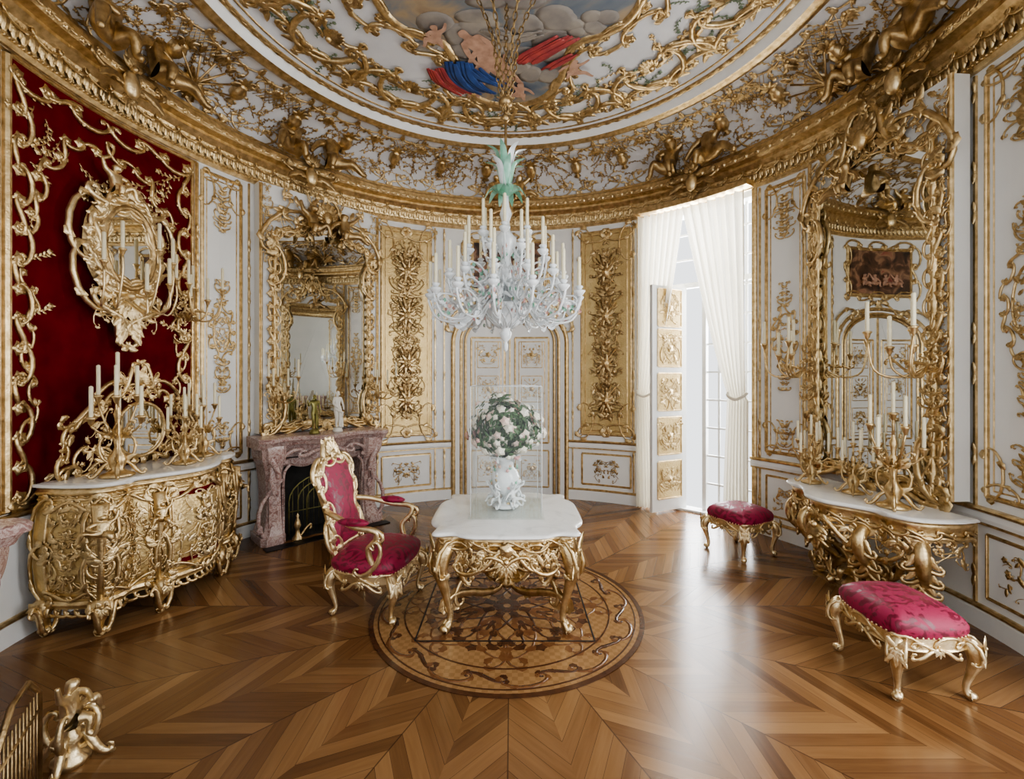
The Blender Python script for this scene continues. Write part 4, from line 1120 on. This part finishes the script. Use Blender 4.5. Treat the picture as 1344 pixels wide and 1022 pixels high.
def armchair(name, c, ph):
    mb = MB(GOLDL); mb.push(pframe((c[0], c[1], 0), ph))
    o = superell(.32, .29, .5, 64, .015)
    o[:, 0] *= 1-.12*(o[:, 1] < 0)*np.abs(o[:, 1])/.29
    rings(mb, o, [(.1, .37), (.0, .37), (-.005, .36), (0, .30), (.03, .29), (.1, .3)])
    pf = perim(o, closed=True); mb.push(pf)
    for i in range(16):
        u = pf.L*i/16; scroll(mb, (u, .32), (u+pf.L/16, .32), 'S' if i % 2 else 'C', -1, .014, 0, leaves=2)
    for i in range(70): ball(mb, (pf.L*i/70, .375, .002), .006, 6, 4)
    for q in range(4):
        mb.push(shift(pf.L*q/4)); shell(mb, (0, .32), -pi/2, .07, .01, 5); both(mb, lambda: scroll(mb, (.02, .29), (.15, .265), 'S', 1, .017, 0, leaves=3)); mb.pop()
    mb.pop()
    for sx in (-1, 1):
        cabriole(mb, (sx*.27, .24, .35), (sx*.7, 1), .35, .06, .040); cabriole(mb, (sx*.22, -.24, .35), (sx*.5, -1), .35, .06, .036)
    mb.mat(DAMASK); rings(mb, o, [(.0, .37), (-.012, .40), (-.012, .43), (.01, .46), (.06, .49), (.13, .505), (.2, .51), (.5, .512)], smooth=True)
    tl = radians(13); B0 = np.array([0, -.27, .50]); UP = np.array([0, -sin(tl), cos(tl)]); NW = np.array([0, cos(tl), sin(tl)])
    mb.push(aff(B0, (1, 0, 0), UP, NW))
    half = smooth([(0, .0), (.19, .0), (.22, .06), (.20, .25), (.235, .48), (.24, .58), (.17, .66), (.08, .69), (0, .70)], 5); out = np.vstack([half, (half*[-1, 1])[::-1][1:-1]]); n = len(out)
    cc = np.array([0, .35])
    G = np.array([np.column_stack([cc+(out-cc)*q, np.full(n, w)]) for q, w in ((1, 0), (.97, .03), (.85, .045), (.5, .055), (.001, .058))]); mb.grid(G, cv=True)
    G = np.array([np.column_stack([cc+(out-cc)*q, np.full(n, w)]) for q, w in ((1, 0), (.9, -.02), (.5, -.025), (.001, -.025))]); mb.grid(G, cv=True)
    mb.mat(GOLDL); tube(mb, np.column_stack([out, np.full(n, .01)]), .026, 8, ref=(0, 0, 1), closed=True)
    def fn():
        run(mb, half[4:], .12, .026, .025, leaves=3); scroll(mb, (.03, .82), (.17, .68), 'S', 1, .03, .0, leaves=4); scroll(mb, (.16, .68), (.26, .55), 'C', -1, .028, .0, leaves=3); scroll(mb, (.2, .0), (.2, .2), 'C', 1, .022, 0, leaves=2)
        leaf(mb, (.03, .76), .9, .14, .025, 2, .0); tube(mb, [(.2, .02, 0), (.21, -.14, .02)], .024, 8)
    both(mb, fn); shell(mb, (0, .72), pi/2, .15, .02, 7); shell(mb, (0, .72), pi/2, .12, -.02, 7); flower(mb, (0, .72), .04, .04); ball(mb, (0, .75, .0), (.06, .09, .03), 10, 8)
    mb.pop()
    for s in (-1, 1):
        P = smooth([(s*.22, -.32, .80), (s*.28, -.2, .78), (s*.33, -.02, .73), (s*.345, .1, .72), (s*.34, .16, .70), (s*.33, .15, .64), (s*.31, .08, .56), (s*.30, .1, .46), (s*.29, .14, .37)], 5)
        mb.mat(GOLDL); tube(mb, P, .023, 8)
        mb.push(aff((s*.34, 0, 0), (0, 1, 0), (0, 0, 1), (1, 0, 0))); scroll(mb, (.0, .72), (.19, .66), 'J', -1, .028, -.01, leaves=2); scroll(mb, (.02, .42), (.15, .6), 'C', 1, .026, -.02, leaves=3); leaf(mb, (-.1, .76), .1, .18, .03, 0, 0); mb.pop()
        mb.mat(DAMASK); ball(mb, (s*.33, -.03, .765), (.045, .13, .03), 14, 8)
    mb.pop(); return mb.finish(name)
armchair('gilt_armchair', (-1.10, 3.74), radians(-10))

def fireplace(name, o, ph, Dp=.42):
    mb = MB(ROUGE); mb.push(frame(o, ph))
    us = np.linspace(-.76, .76, 61)
    def dep(u): return .02+.07*np.cos(pi*u/.38)*(np.abs(u) < .57)+.06*(np.abs(u) > .57)*np.abs(np.sin((np.abs(u)-.57)/.19*pi))
    d = dep(us)
    prof = [(1.06, -.06), (1.075, -.05), (1.08, -.02), (1.10, -.01), (1.13, .015), (1.135, .035), (1.165, .04), (1.175, .03), (1.18, .01)]
    G = np.array([[(u, v, q+w) for v, w in prof]+[(u, 1.18, -Dp), (u, 1.06, -Dp)] for u, q in zip(us, d)]); mb.grid(G, cv=True, smooth=False)
    for k in (0, -1): mb.raw(G[k], T=[(0, i, i+1) for i in range(1, 10)], smooth=False)
    us2 = np.linspace(-.5, .5, 41); low = .86+.05*np.cos(us2/.5*2*pi)-.14*(np.abs(us2)/.5)**6
    G = np.array([[(u, 1.09, dd-.07), (u, 1.0, dd-.09), (u, l+.05, dd-.09), (u, l+.03, dd-.07), (u, l, dd-.09), (u, l, -Dp+.05)] for u, l, dd in zip(us2, low, dep(us2))]); mb.grid(G, smooth=False)
    for s in (-1, 1):
        mb.push(lambda P, s=s: P*np.array([s, 1, 1]))
        K = [(0, .72, .02), (.09, .72, .02), (.1, .69, -.01), (.3, .64, -.06), (.6, .64, -.08), (.8, .66, -.04), (.93, .70, .02), (1.03, .71, .04), (1.09, .72, .04)]
        kk = smooth([(k[1], k[2], k[0]) for k in K], 5)
        ring = []
        for uo, wo, v in kk: ring.append([(.46, v, -Dp), (.46, v, wo-.06), (.48, v, wo-.04), (.50, v, wo), (uo-.05, v, wo), (uo-.03, v, wo-.03), (uo, v, wo-.05), (uo, v, -Dp)])
        mb.grid(np.array(ring), smooth=False)
        scroll(mb, (.59, .72), (.59, 1.04), 'S', 1, .05, -.02, leaves=3); scroll(mb, (.58, .1), (.58, .5), 'C', 1, .035, -.06, leaves=3)
        leaf(mb, (.59, .92), -pi/2, .45, .05, 0, -.03)
        tube(mb, smooth([(.485, .02, -.04), (.47, .4, -.09), (.47, .75, -.07), (.40, .86, -.06)], 4), .018, 6)
        slab(mb, .55, .63, .14, .7, -.085, -.05, 2)
        mb.pop()
    def fn():
        scroll(mb, (.08, .97), (.3, .98), 'S', 1, .04, -.02, leaves=3); scroll(mb, (.28, .97), (.47, .9), 'C', -1, .035, -.05, leaves=3)
    both(mb, fn); shell(mb, (0, .93), pi/2, .13, .04, 7)
    b_ = -Dp+.01
    mb.mat(SOOT); mb.raw([(-.47, 0.002, -.06), (-.47, 0.002, b_), (.47, 0.002, b_), (.47, 0.002, -.06), (-.47, .93, -.06), (-.47, .93, b_), (.47, .93, b_), (.47, .93, -.06)], [(0, 1, 5, 4), (1, 2, 6, 5), (2, 3, 7, 6), (4, 5, 6, 7), (0, 1, 2, 3)], smooth=False)
    mb.mat(BRONZE)
    for q in (.40, .30, .2):
        P = [(q, .02, -.12), (q, .42, -.12)]+[(q*cos(t), .42+.28*q/.4*sin(t), -.12) for t in np.linspace(0, pi, 13)[1:-1]]+[(-q, .42, -.12), (-q, .02, -.12)]; tube(mb, P, .008, 6, ref=(0, 0, 1))
    for u in np.linspace(-.36, .36, 13): tube(mb, [(u, .02, -.12), (u, .42+.26*sqrt(max(0, 1-(u/.4)**2)), -.12)], .003, 4)
    tube(mb, [(-.4, .3, -.12), (.4, .3, -.12)], .006, 5)
    mb.mat(GOLD)
    for s in (-1, 1):
        lathe(mb, [(.06, .004), (.06, .02), (.03, .06), (.02, .12), (.04, .16), (.03, .2), (.012, .25), (.02, .27), (.001, .3)], 10, (s*.34, 0, -.02), axis=1); scroll(mb, (s*.34, .05), (s*.2, .12), 'S', s, .02, -.02, leaves=3)
    mb.pop(); return mb.finish(name)
oF = np.array([-2.19, 5.44, 0])
fireplace('marble_fireplace', oF, radians(-46))
fireplace('marble_fireplace', (-2.02, 1.51, 0), radians(30), .26)
hs = MB(IRON); hs.push(frame(oF, radians(-46))); box(hs, -.72, .72, 0.001, .012, 0.05, .18); hs.finish('hearth_slab')
for k, (F_, u, m, h) in enumerate(((FA, -.12, BRONZE, .42), (FV, .16, STATUE, .46))):
    mb = MB(m); mb.push(frame(oF, radians(-46))); mb.push(shift(u, 1.181, -.10))
    lathe(mb, [(.001, 0), (.06, 0), (.06, .02), (.05, .03), (.05, .05), (.001, .05)], 16, axis=1)
    mb.push(lambda P: P*h+np.array([0, .05, 0])); mb.raw(*F_)
    ball(mb, (.01, .93, -.015), (.05, .05, .05), 12, 8); tube(mb, smooth([(.13, .0, -.03), (.12, .2, -.03), (.14, .42, .0)], 4), [.05]*5+[.03]*4, 8) if k else tube(mb, [(.1, 0, -.05), (.1, .4, -.03)], .035, 7)
    ball(mb, (.008, .905, .055), (.008, .012, .012), 6, 5)
    if k: tube(mb, smooth([(-.08, .50, .04), (0, .45, .08), (.08, .42, .05), (.13, .3, .0)], 4), .03, 6)
    mb.pop(); mb.pop(); mb.pop(); mb.finish('nude_statuette')
ad = MB(GOLDL); ad.push(pframe((-2.12, 2.20, 0), radians(20), .92))
lathe(ad, [(.001, 0), (.08, 0), (.085, .03), (.05, .05), (.04, .1), (.06, .14), (.03, .18)], 12)
for k in range(4):
    a = k*pi/2; ad.push(aff((0, 0, 0), (cos(a), sin(a), 0), (0, 0, 1), (-sin(a), cos(a), 0))); scroll(ad, (.03, .13), (.16, .04), 'S', 1, .032, -.01, leaves=4); scroll(ad, (.03, .1), (.07, .25), 'C', 1, .026, -.01, leaves=3); ad.pop()
ad.push(aff((0, 0, .2), (1, 0, 0), (0, 0, 1), (0, 1, 0))); fig(ad, F2, (0, 0, -.02), .36); ad.pop()
ad.pop(); ad.finish('gilt_andiron')
fs = MB(GOLDD); fs.push(pframe((-1.97, 1.88, 0), radians(30)))
P = [(-.35, 0, .02), (-.35, 0, .5), (-.2, 0, .62), (-.05, 0, .62), (.06, 0, .52), (.06, 0, .02)]
tube(fs, P, .012, 6)
for u in np.linspace(-.33, .04, 12): tube(fs, [(u, 0, .03), (u, 0, .53)], .004, 4)
tube(fs, [(-.35, 0, .05), (.06, 0, .05)], .010, 6); tube(fs, [(-.35, 0, .45), (.06, 0, .45)], .008, 6)
for x in (-.33, .04): tube(fs, [(x, -.06, .012), (x, .06, .012)], .012, 6)
fs.finish('brass_fire_screen')

cmd = MB(GOLD); aC = radians(-5); oC = (-3.33, 3.98, 0); SX = .885
def cframe():
    f0 = pframe(oC, aC)
    return lambda P: f0(P*np.array([SX, 1, 1]))
cmd.push(cframe())
K = [(-.82, .0), (-.83, .2), (-.78, .42), (-.64, .50), (-.52, .48), (-.40, .55), (-.2, .66), (0, .70), (.2, .66), (.40, .55), (.52, .48), (.64, .50), (.78, .42), (.83, .2), (.82, .0)]
ol = smooth(K, 6)
def bul(z): return .045*np.sin(np.clip((z-.2)/.8, 0, 1)*pi)**1.0-.02
zs = np.linspace(.2, 1.04, 14); pf = perim(ol, bul); us = np.linspace(-pf.L/2, pf.L/2, 100)
G = np.array([pf(np.column_stack([us, np.full(100, z), np.zeros(100)])) for z in zs]); cmd.mat(GPANEL); cmd.grid(G)
cmd.mat(WMARB); c0 = ol*[1.03, 1.05]; rings(cmd, c0, [(2.9, 1.095), (.04, 1.095), (.0, 1.09), (0, 1.07), (.02, 1.06), (.06, 1.055), (.3, 1.055)], smooth=False)
cmd.mat(GOLD); cmd.push(pf); r_ = random.Random(51); Lc = pf.L
for v, q in ((1.03, 1.2), (.98, .5), (.24, 1.1)): sweep(cmd, c3(dens([(-Lc/2, v), (Lc/2, v)], .05)), np.array(MOLD)*q, smooth=True)
n = 34
for i in range(n):
    u = -Lc/2+Lc*i/n; scroll(cmd, (u, 1.005), (u+Lc/n, 1.005), 'S', 1, .01, .005, leaves=2)
    scroll(cmd, (u, .19), (u+Lc/n, .17), 'C', 1, .02, -.01, leaves=3)
for uc, hw in ((-1.02, .16), (-.62, .17), (0, .30), (.62, .17), (1.02, .16)):
    cmd.push(shift(uc))
    cmd.mat(VELVET)
    if abs(uc) < 1: slab(cmd, -hw+.04, hw-.04, .34, .92, 0, .006, 12) if uc == 0 else None
    cmd.mat(GOLD); rect(cmd, -hw, hw, .29, .94, sc=.7)
    def fn():
        scroll(cmd, (hw, .3), (hw, .62), 'C', 1, .022, .01, leaves=3); scroll(cmd, (hw, .62), (hw, .94), 'C', 1, .022, .01, leaves=3); scroll(cmd, (0, .94), (hw, .92), 'S', 1, .02, .01, leaves=3); scroll(cmd, (0, .3), (hw, .31), 'S', -1, .02, .01, leaves=3)
    both(cmd, fn)
    cmd.mat(GOLD if uc else GOLDL)
    symfill(cmd, 22 if uc == 0 else 30, hw*.85, .34, .90, .12, r_, w=.006); column(cmd, .34, .9, hw*.4, r_, .08, .012, .012)
    cmd.pop()
cmd.mat(GOLD)
for s in (-1, 1):
    for uc in (.40, .83):
        cmd.push(lambda P, s=s, uc=uc: P*np.array([s, 1, 1])+np.array([s*uc, 0, 0])); column(cmd, .28, .95, .055, r_, .08, .016, .01)
        tube(cmd, [(0, .25, .03), (0, .5, .0), (0, .75, .03), (0, .95, .05)], [.02, .025, .03, .045], 8); fig(cmd, F2, (0, .72, .05), .24); cmd.pop()
cmd.pop()
cmd.mat(GOLD)
for x, y, dx, dy in ((-.74, .42, -.6, .7), (.74, .42, .6, .7), (-.36, .56, -.2, 1), (.36, .56, .2, 1), (-.78, .05, -1, 0), (.78, .05, 1, 0)):
    cabriole(cmd, (x, y, .24), (dx, dy), .24, .06, .055)
    cmd.push(aff((x+dx*.02, y+dy*.03, 0), (1, 0, 0), (0, 0, 1), (0, 1, 0))); both(cmd, lambda: scroll(cmd, (.01, .06), (.12, .2), 'S', -1, .03, .02, leaves=3)); cmd.pop()
cmd.pop(); cmd.finish('gilt_commode')

et = MB(MIRROR); et.push(cframe()); et.push(aff((0, .09, 1.1), (1, 0, 0), (0, 0, 1), (0, 1, 0)))
ov = np.array([(.27*cos(t), .30+.23*sin(t)) for t in np.linspace(0, 2*pi, 32, endpoint=False)]); cc = np.array([0, .3])
et.grid(np.array([np.column_stack([cc+(ov-cc)*q, np.full(32, .02)]) for q in (.001, .5, 1)]), cv=True, smooth=False)
et.mat(GOLD); tube(et, np.column_stack([ov, np.full(32, .02)]), .016, 8, ref=(0, 0, 1), closed=True)
r_ = random.Random(61)
def fn():
    run(et, smooth([(.0, .62), (.15, .66), (.24, .58), (.34, .54), (.42, .46), (.58, .42), (.68, .28), (.72, .02)], 5), .12, .024, .0, leaves=3)
    run(et, [(.05, .03), (.72, .03)], .12, .022, .0, leaves=3); run(et, smooth([(.3, .1), (.5, .2), (.6, .1)], 5), .1, .02, 0, leaves=3)
    scroll(et, (.03, .84), (.2, .66), 'S', 1, .03, 0, leaves=4); scroll(et, (.2, .66), (.42, .5), 'C', -1, .028, 0, leaves=4); scroll(et, (.42, .5), (.7, .42), 'S', 1, .028, 0, leaves=4)
    leaf(et, (.02, .74), 1.1, .16, .03, 2, 0); leaf(et, (.1, .66), .6, .2, .03, 2, 0)
both(et, fn); symfill(et, 80, .68, .05, .52, .13, r_, inside=lambda u, v: (u/.30)**2+((v-.3)/.26)**2 > 1.1 and v < .58-u*.4)
symfill(et, 24, .2, .54, .74, .11, r_)
shell(et, (0, .68), pi/2, .16, .02, 9)
et.pop(); et.pop(); et.finish('gilt_etagere_mirror')
for x, y, h, s in ((-.46, .36, .72, 1.1), (.06, .46, .58, .9), (.44, .32, .62, 1.)):
    mb = MB(GOLD); mb.push(pframe(oC, aC)); candelabrum(mb, (x, y, 1.097), h, 6, .15, s); mb.finish('gilt_candelabrum')

ct = MB(WMARB); aK = radians(187); oK = (3.31, 3.93, 0)
def kframe():
    f0 = pframe(oK, aK)
    return lambda P: f0(P*np.array([.88, 1, 1]))
ct.push(kframe())
K = [(-.80, .1), (-.82, .3), (-.74, .52), (-.58, .60), (-.44, .60), (-.28, .68), (-.12, .78), (0, .80), (.12, .78), (.28, .68), (.44, .60), (.58, .60), (.74, .52), (.82, .3), (.80, .1)]
ol = smooth(K, 6); rings(ct, ol, [(2.9, .85), (.03, .85), (.01, .846), (0, .838), (0, .828), (.015, .82), (.04, .812), (.3, .812)])
ct.mat(GOLD); o2 = ol*[.95, .93]; pf = perim(o2); Lk = pf.L
us = np.linspace(-Lk/2, Lk/2, 90); G = np.array([pf(np.column_stack([us, np.full(90, z), np.full(90, w)])) for z, w in ((.81, -.05), (.81, .0), (.80, .012), (.78, 0), (.70, -.01), (.68, 0), (.67, -.02), (.68, -.06))]); ct.grid(G)
ct.push(pf); r_ = random.Random(71)
n = 24
for i in range(n):
    u = -Lk/2+Lk*i/n; scroll(ct, (u, .74), (u+Lk/n, .74), 'S' if i % 2 else 'C', 1, .018, .0, leaves=3); scroll(ct, (u, .68), (u+Lk/n, .66), 'C', -1, .022, -.01, leaves=3)
def fn():
    scroll(ct, (.03, .66), (.3, .56), 'S', 1, .034, 0, leaves=4); scroll(ct, (.28, .6), (.62, .6), 'C', 1, .03, 0, leaves=4); scroll(ct, (.05, .5), (.25, .6), 'C', -1, .026, 0, leaves=3)
both(ct, fn); shell(ct, (0, .62), -pi/2, .2, .02, 9); fig(ct, F1, (0, .48, .0), .22)
symfill(ct, 70, Lk/2-.1, .53, .68, .13, r_, w=-.01)
ct.pop()
for x, y, dx, dy in ((-.66, .42, -.7, .7), (.66, .42, .7, .7), (-.3, .55, -.3, 1), (.3, .55, .3, 1)):
    P = smooth([(x, y, .68), (x+dx*.09, y+dy*.09, .6), (x+dx*.08, y+dy*.06, .45), (x*.9, y*.75, .3), (x*.75, y*.6, .16), (x*.72+dx*.05, y*.6+dy*.06, .08), (x*.75+dx*.1, y*.62+dy*.12, .035)], 5)
    ct.mat(GOLD); tube(ct, P, np.interp(np.linspace(0, 1, len(P)), [0, .25, .6, .9, 1], [.045, .055, .03, .035, .028]), 8)
    for k, (z, L_) in enumerate(((.62, .2), (.5, .2), (.38, .18), (.24, .16))):
        ct.push(aff((x*(1-.08*k)+dx*.08, y*(1-.12*k)+dy*.08, z), (-dy, dx, 0), (0, 0, 1), (dx, dy, 0)))
        both(ct, lambda: (scroll(ct, (.0, 0), (.1, -L_*.6), 'C', 1, .028, 0, leaves=3), leaf(ct, (0, .02), -1.2, L_, .03, 2, .01))); flower(ct, (0, 0), .03, .03); ct.pop()
for s in (-1, 1):
    ct.push(aff((0, .36, 0), (s, 0, 0), (0, 0, 1), (0, 1, 0))); scroll(ct, (.05, .2), (.5, .14), 'S', 1, .05, 0, leaves=5); scroll(ct, (.02, .12), (.3, .3), 'C', -1, .042, .02, leaves=4); scroll(ct, (.3, .3), (.6, .5), 'S', -1, .04, 0, leaves=5); scroll(ct, (.1, .35), (.4, .6), 'C', 1, .04, -.05, leaves=5); ct.pop()
ct.push(aff((0, .38, .16), (1, 0, 0), (0, 0, 1), (0, 1, 0))); fig(ct, F2b, (0, 0, 0), .4); shell(ct, (0, -.02), pi/2, .2, -.03, 9); ct.pop()
lathe(ct, [(.001, .02), (.09, .03), (.12, .08), (.08, .14), (.001, .15)], 14, (0, .38, 0))
box(ct, -.5, .5, .3, .42, .0, .03)
ct.pop(); ct.finish('marble_top_console_table')
for x, y, h, s in ((-.46, .42, .60, .85), (.36, .42, .74, 1.1), (-.06, .36, .56, .85)):
    mb = MB(GOLD); mb.push(pframe(oK, aK)); candelabrum(mb, (x, y, .852), h, 6, .16, s); mb.finish('gilt_candelabrum')

# ================================================================== LIGHT, CAMERA
w = bpy.data.worlds.new('daylight_world'); scene.world = w; w.use_nodes = True
bg = w.node_tree.nodes['Background']; bg.inputs[0].default_value = (.94, .97, 1.0, 1); bg.inputs[1].default_value = 1.85
def area(name, loc, tgt, sx, sy, power, col=(1, 1, 1)):
    l = bpy.data.lights.new(name, 'AREA'); l.shape = 'RECTANGLE'; l.size = sx; l.size_y = sy; l.energy = power; l.color = col
    o = bpy.data.objects.new(name, l); scene.collection.objects.link(o); o.location = loc
    o.rotation_euler = (Vector(tgt)-Vector(loc)).to_track_quat('-Z', 'Y').to_euler(); return o
def outp(deg, r, z): return (C[0]+r*cos(radians(deg)), C[1]+r*sin(radians(deg)), z)
area('daylight_window_1', outp(45.5, 4.6, 2.6), (C[0], C[1], .8), 1.8, 4.2, 460, (.97, .985, 1))
area('daylight_window_2', outp(-35, 4.4, 2.4), (C[0], C[1]+.5, 1.2), 1.8, 4.0, 230, (.97, .985, 1))
cam = bpy.data.cameras.new('camera'); oc = bpy.data.objects.new('camera', cam); scene.collection.objects.link(oc)
oc.location = (0, 0, EYE); oc.rotation_euler = (pi/2, 0, 0); cam.sensor_width = 36; cam.lens = 36*F/1344; cam.shift_y = -16/1344; cam.clip_start = .05
scene.camera = oc
try:
    scene.view_settings.view_transform = 'AgX'; scene.view_settings.look = 'AgX - Medium High Contrast'
except Exception as e: print(e)
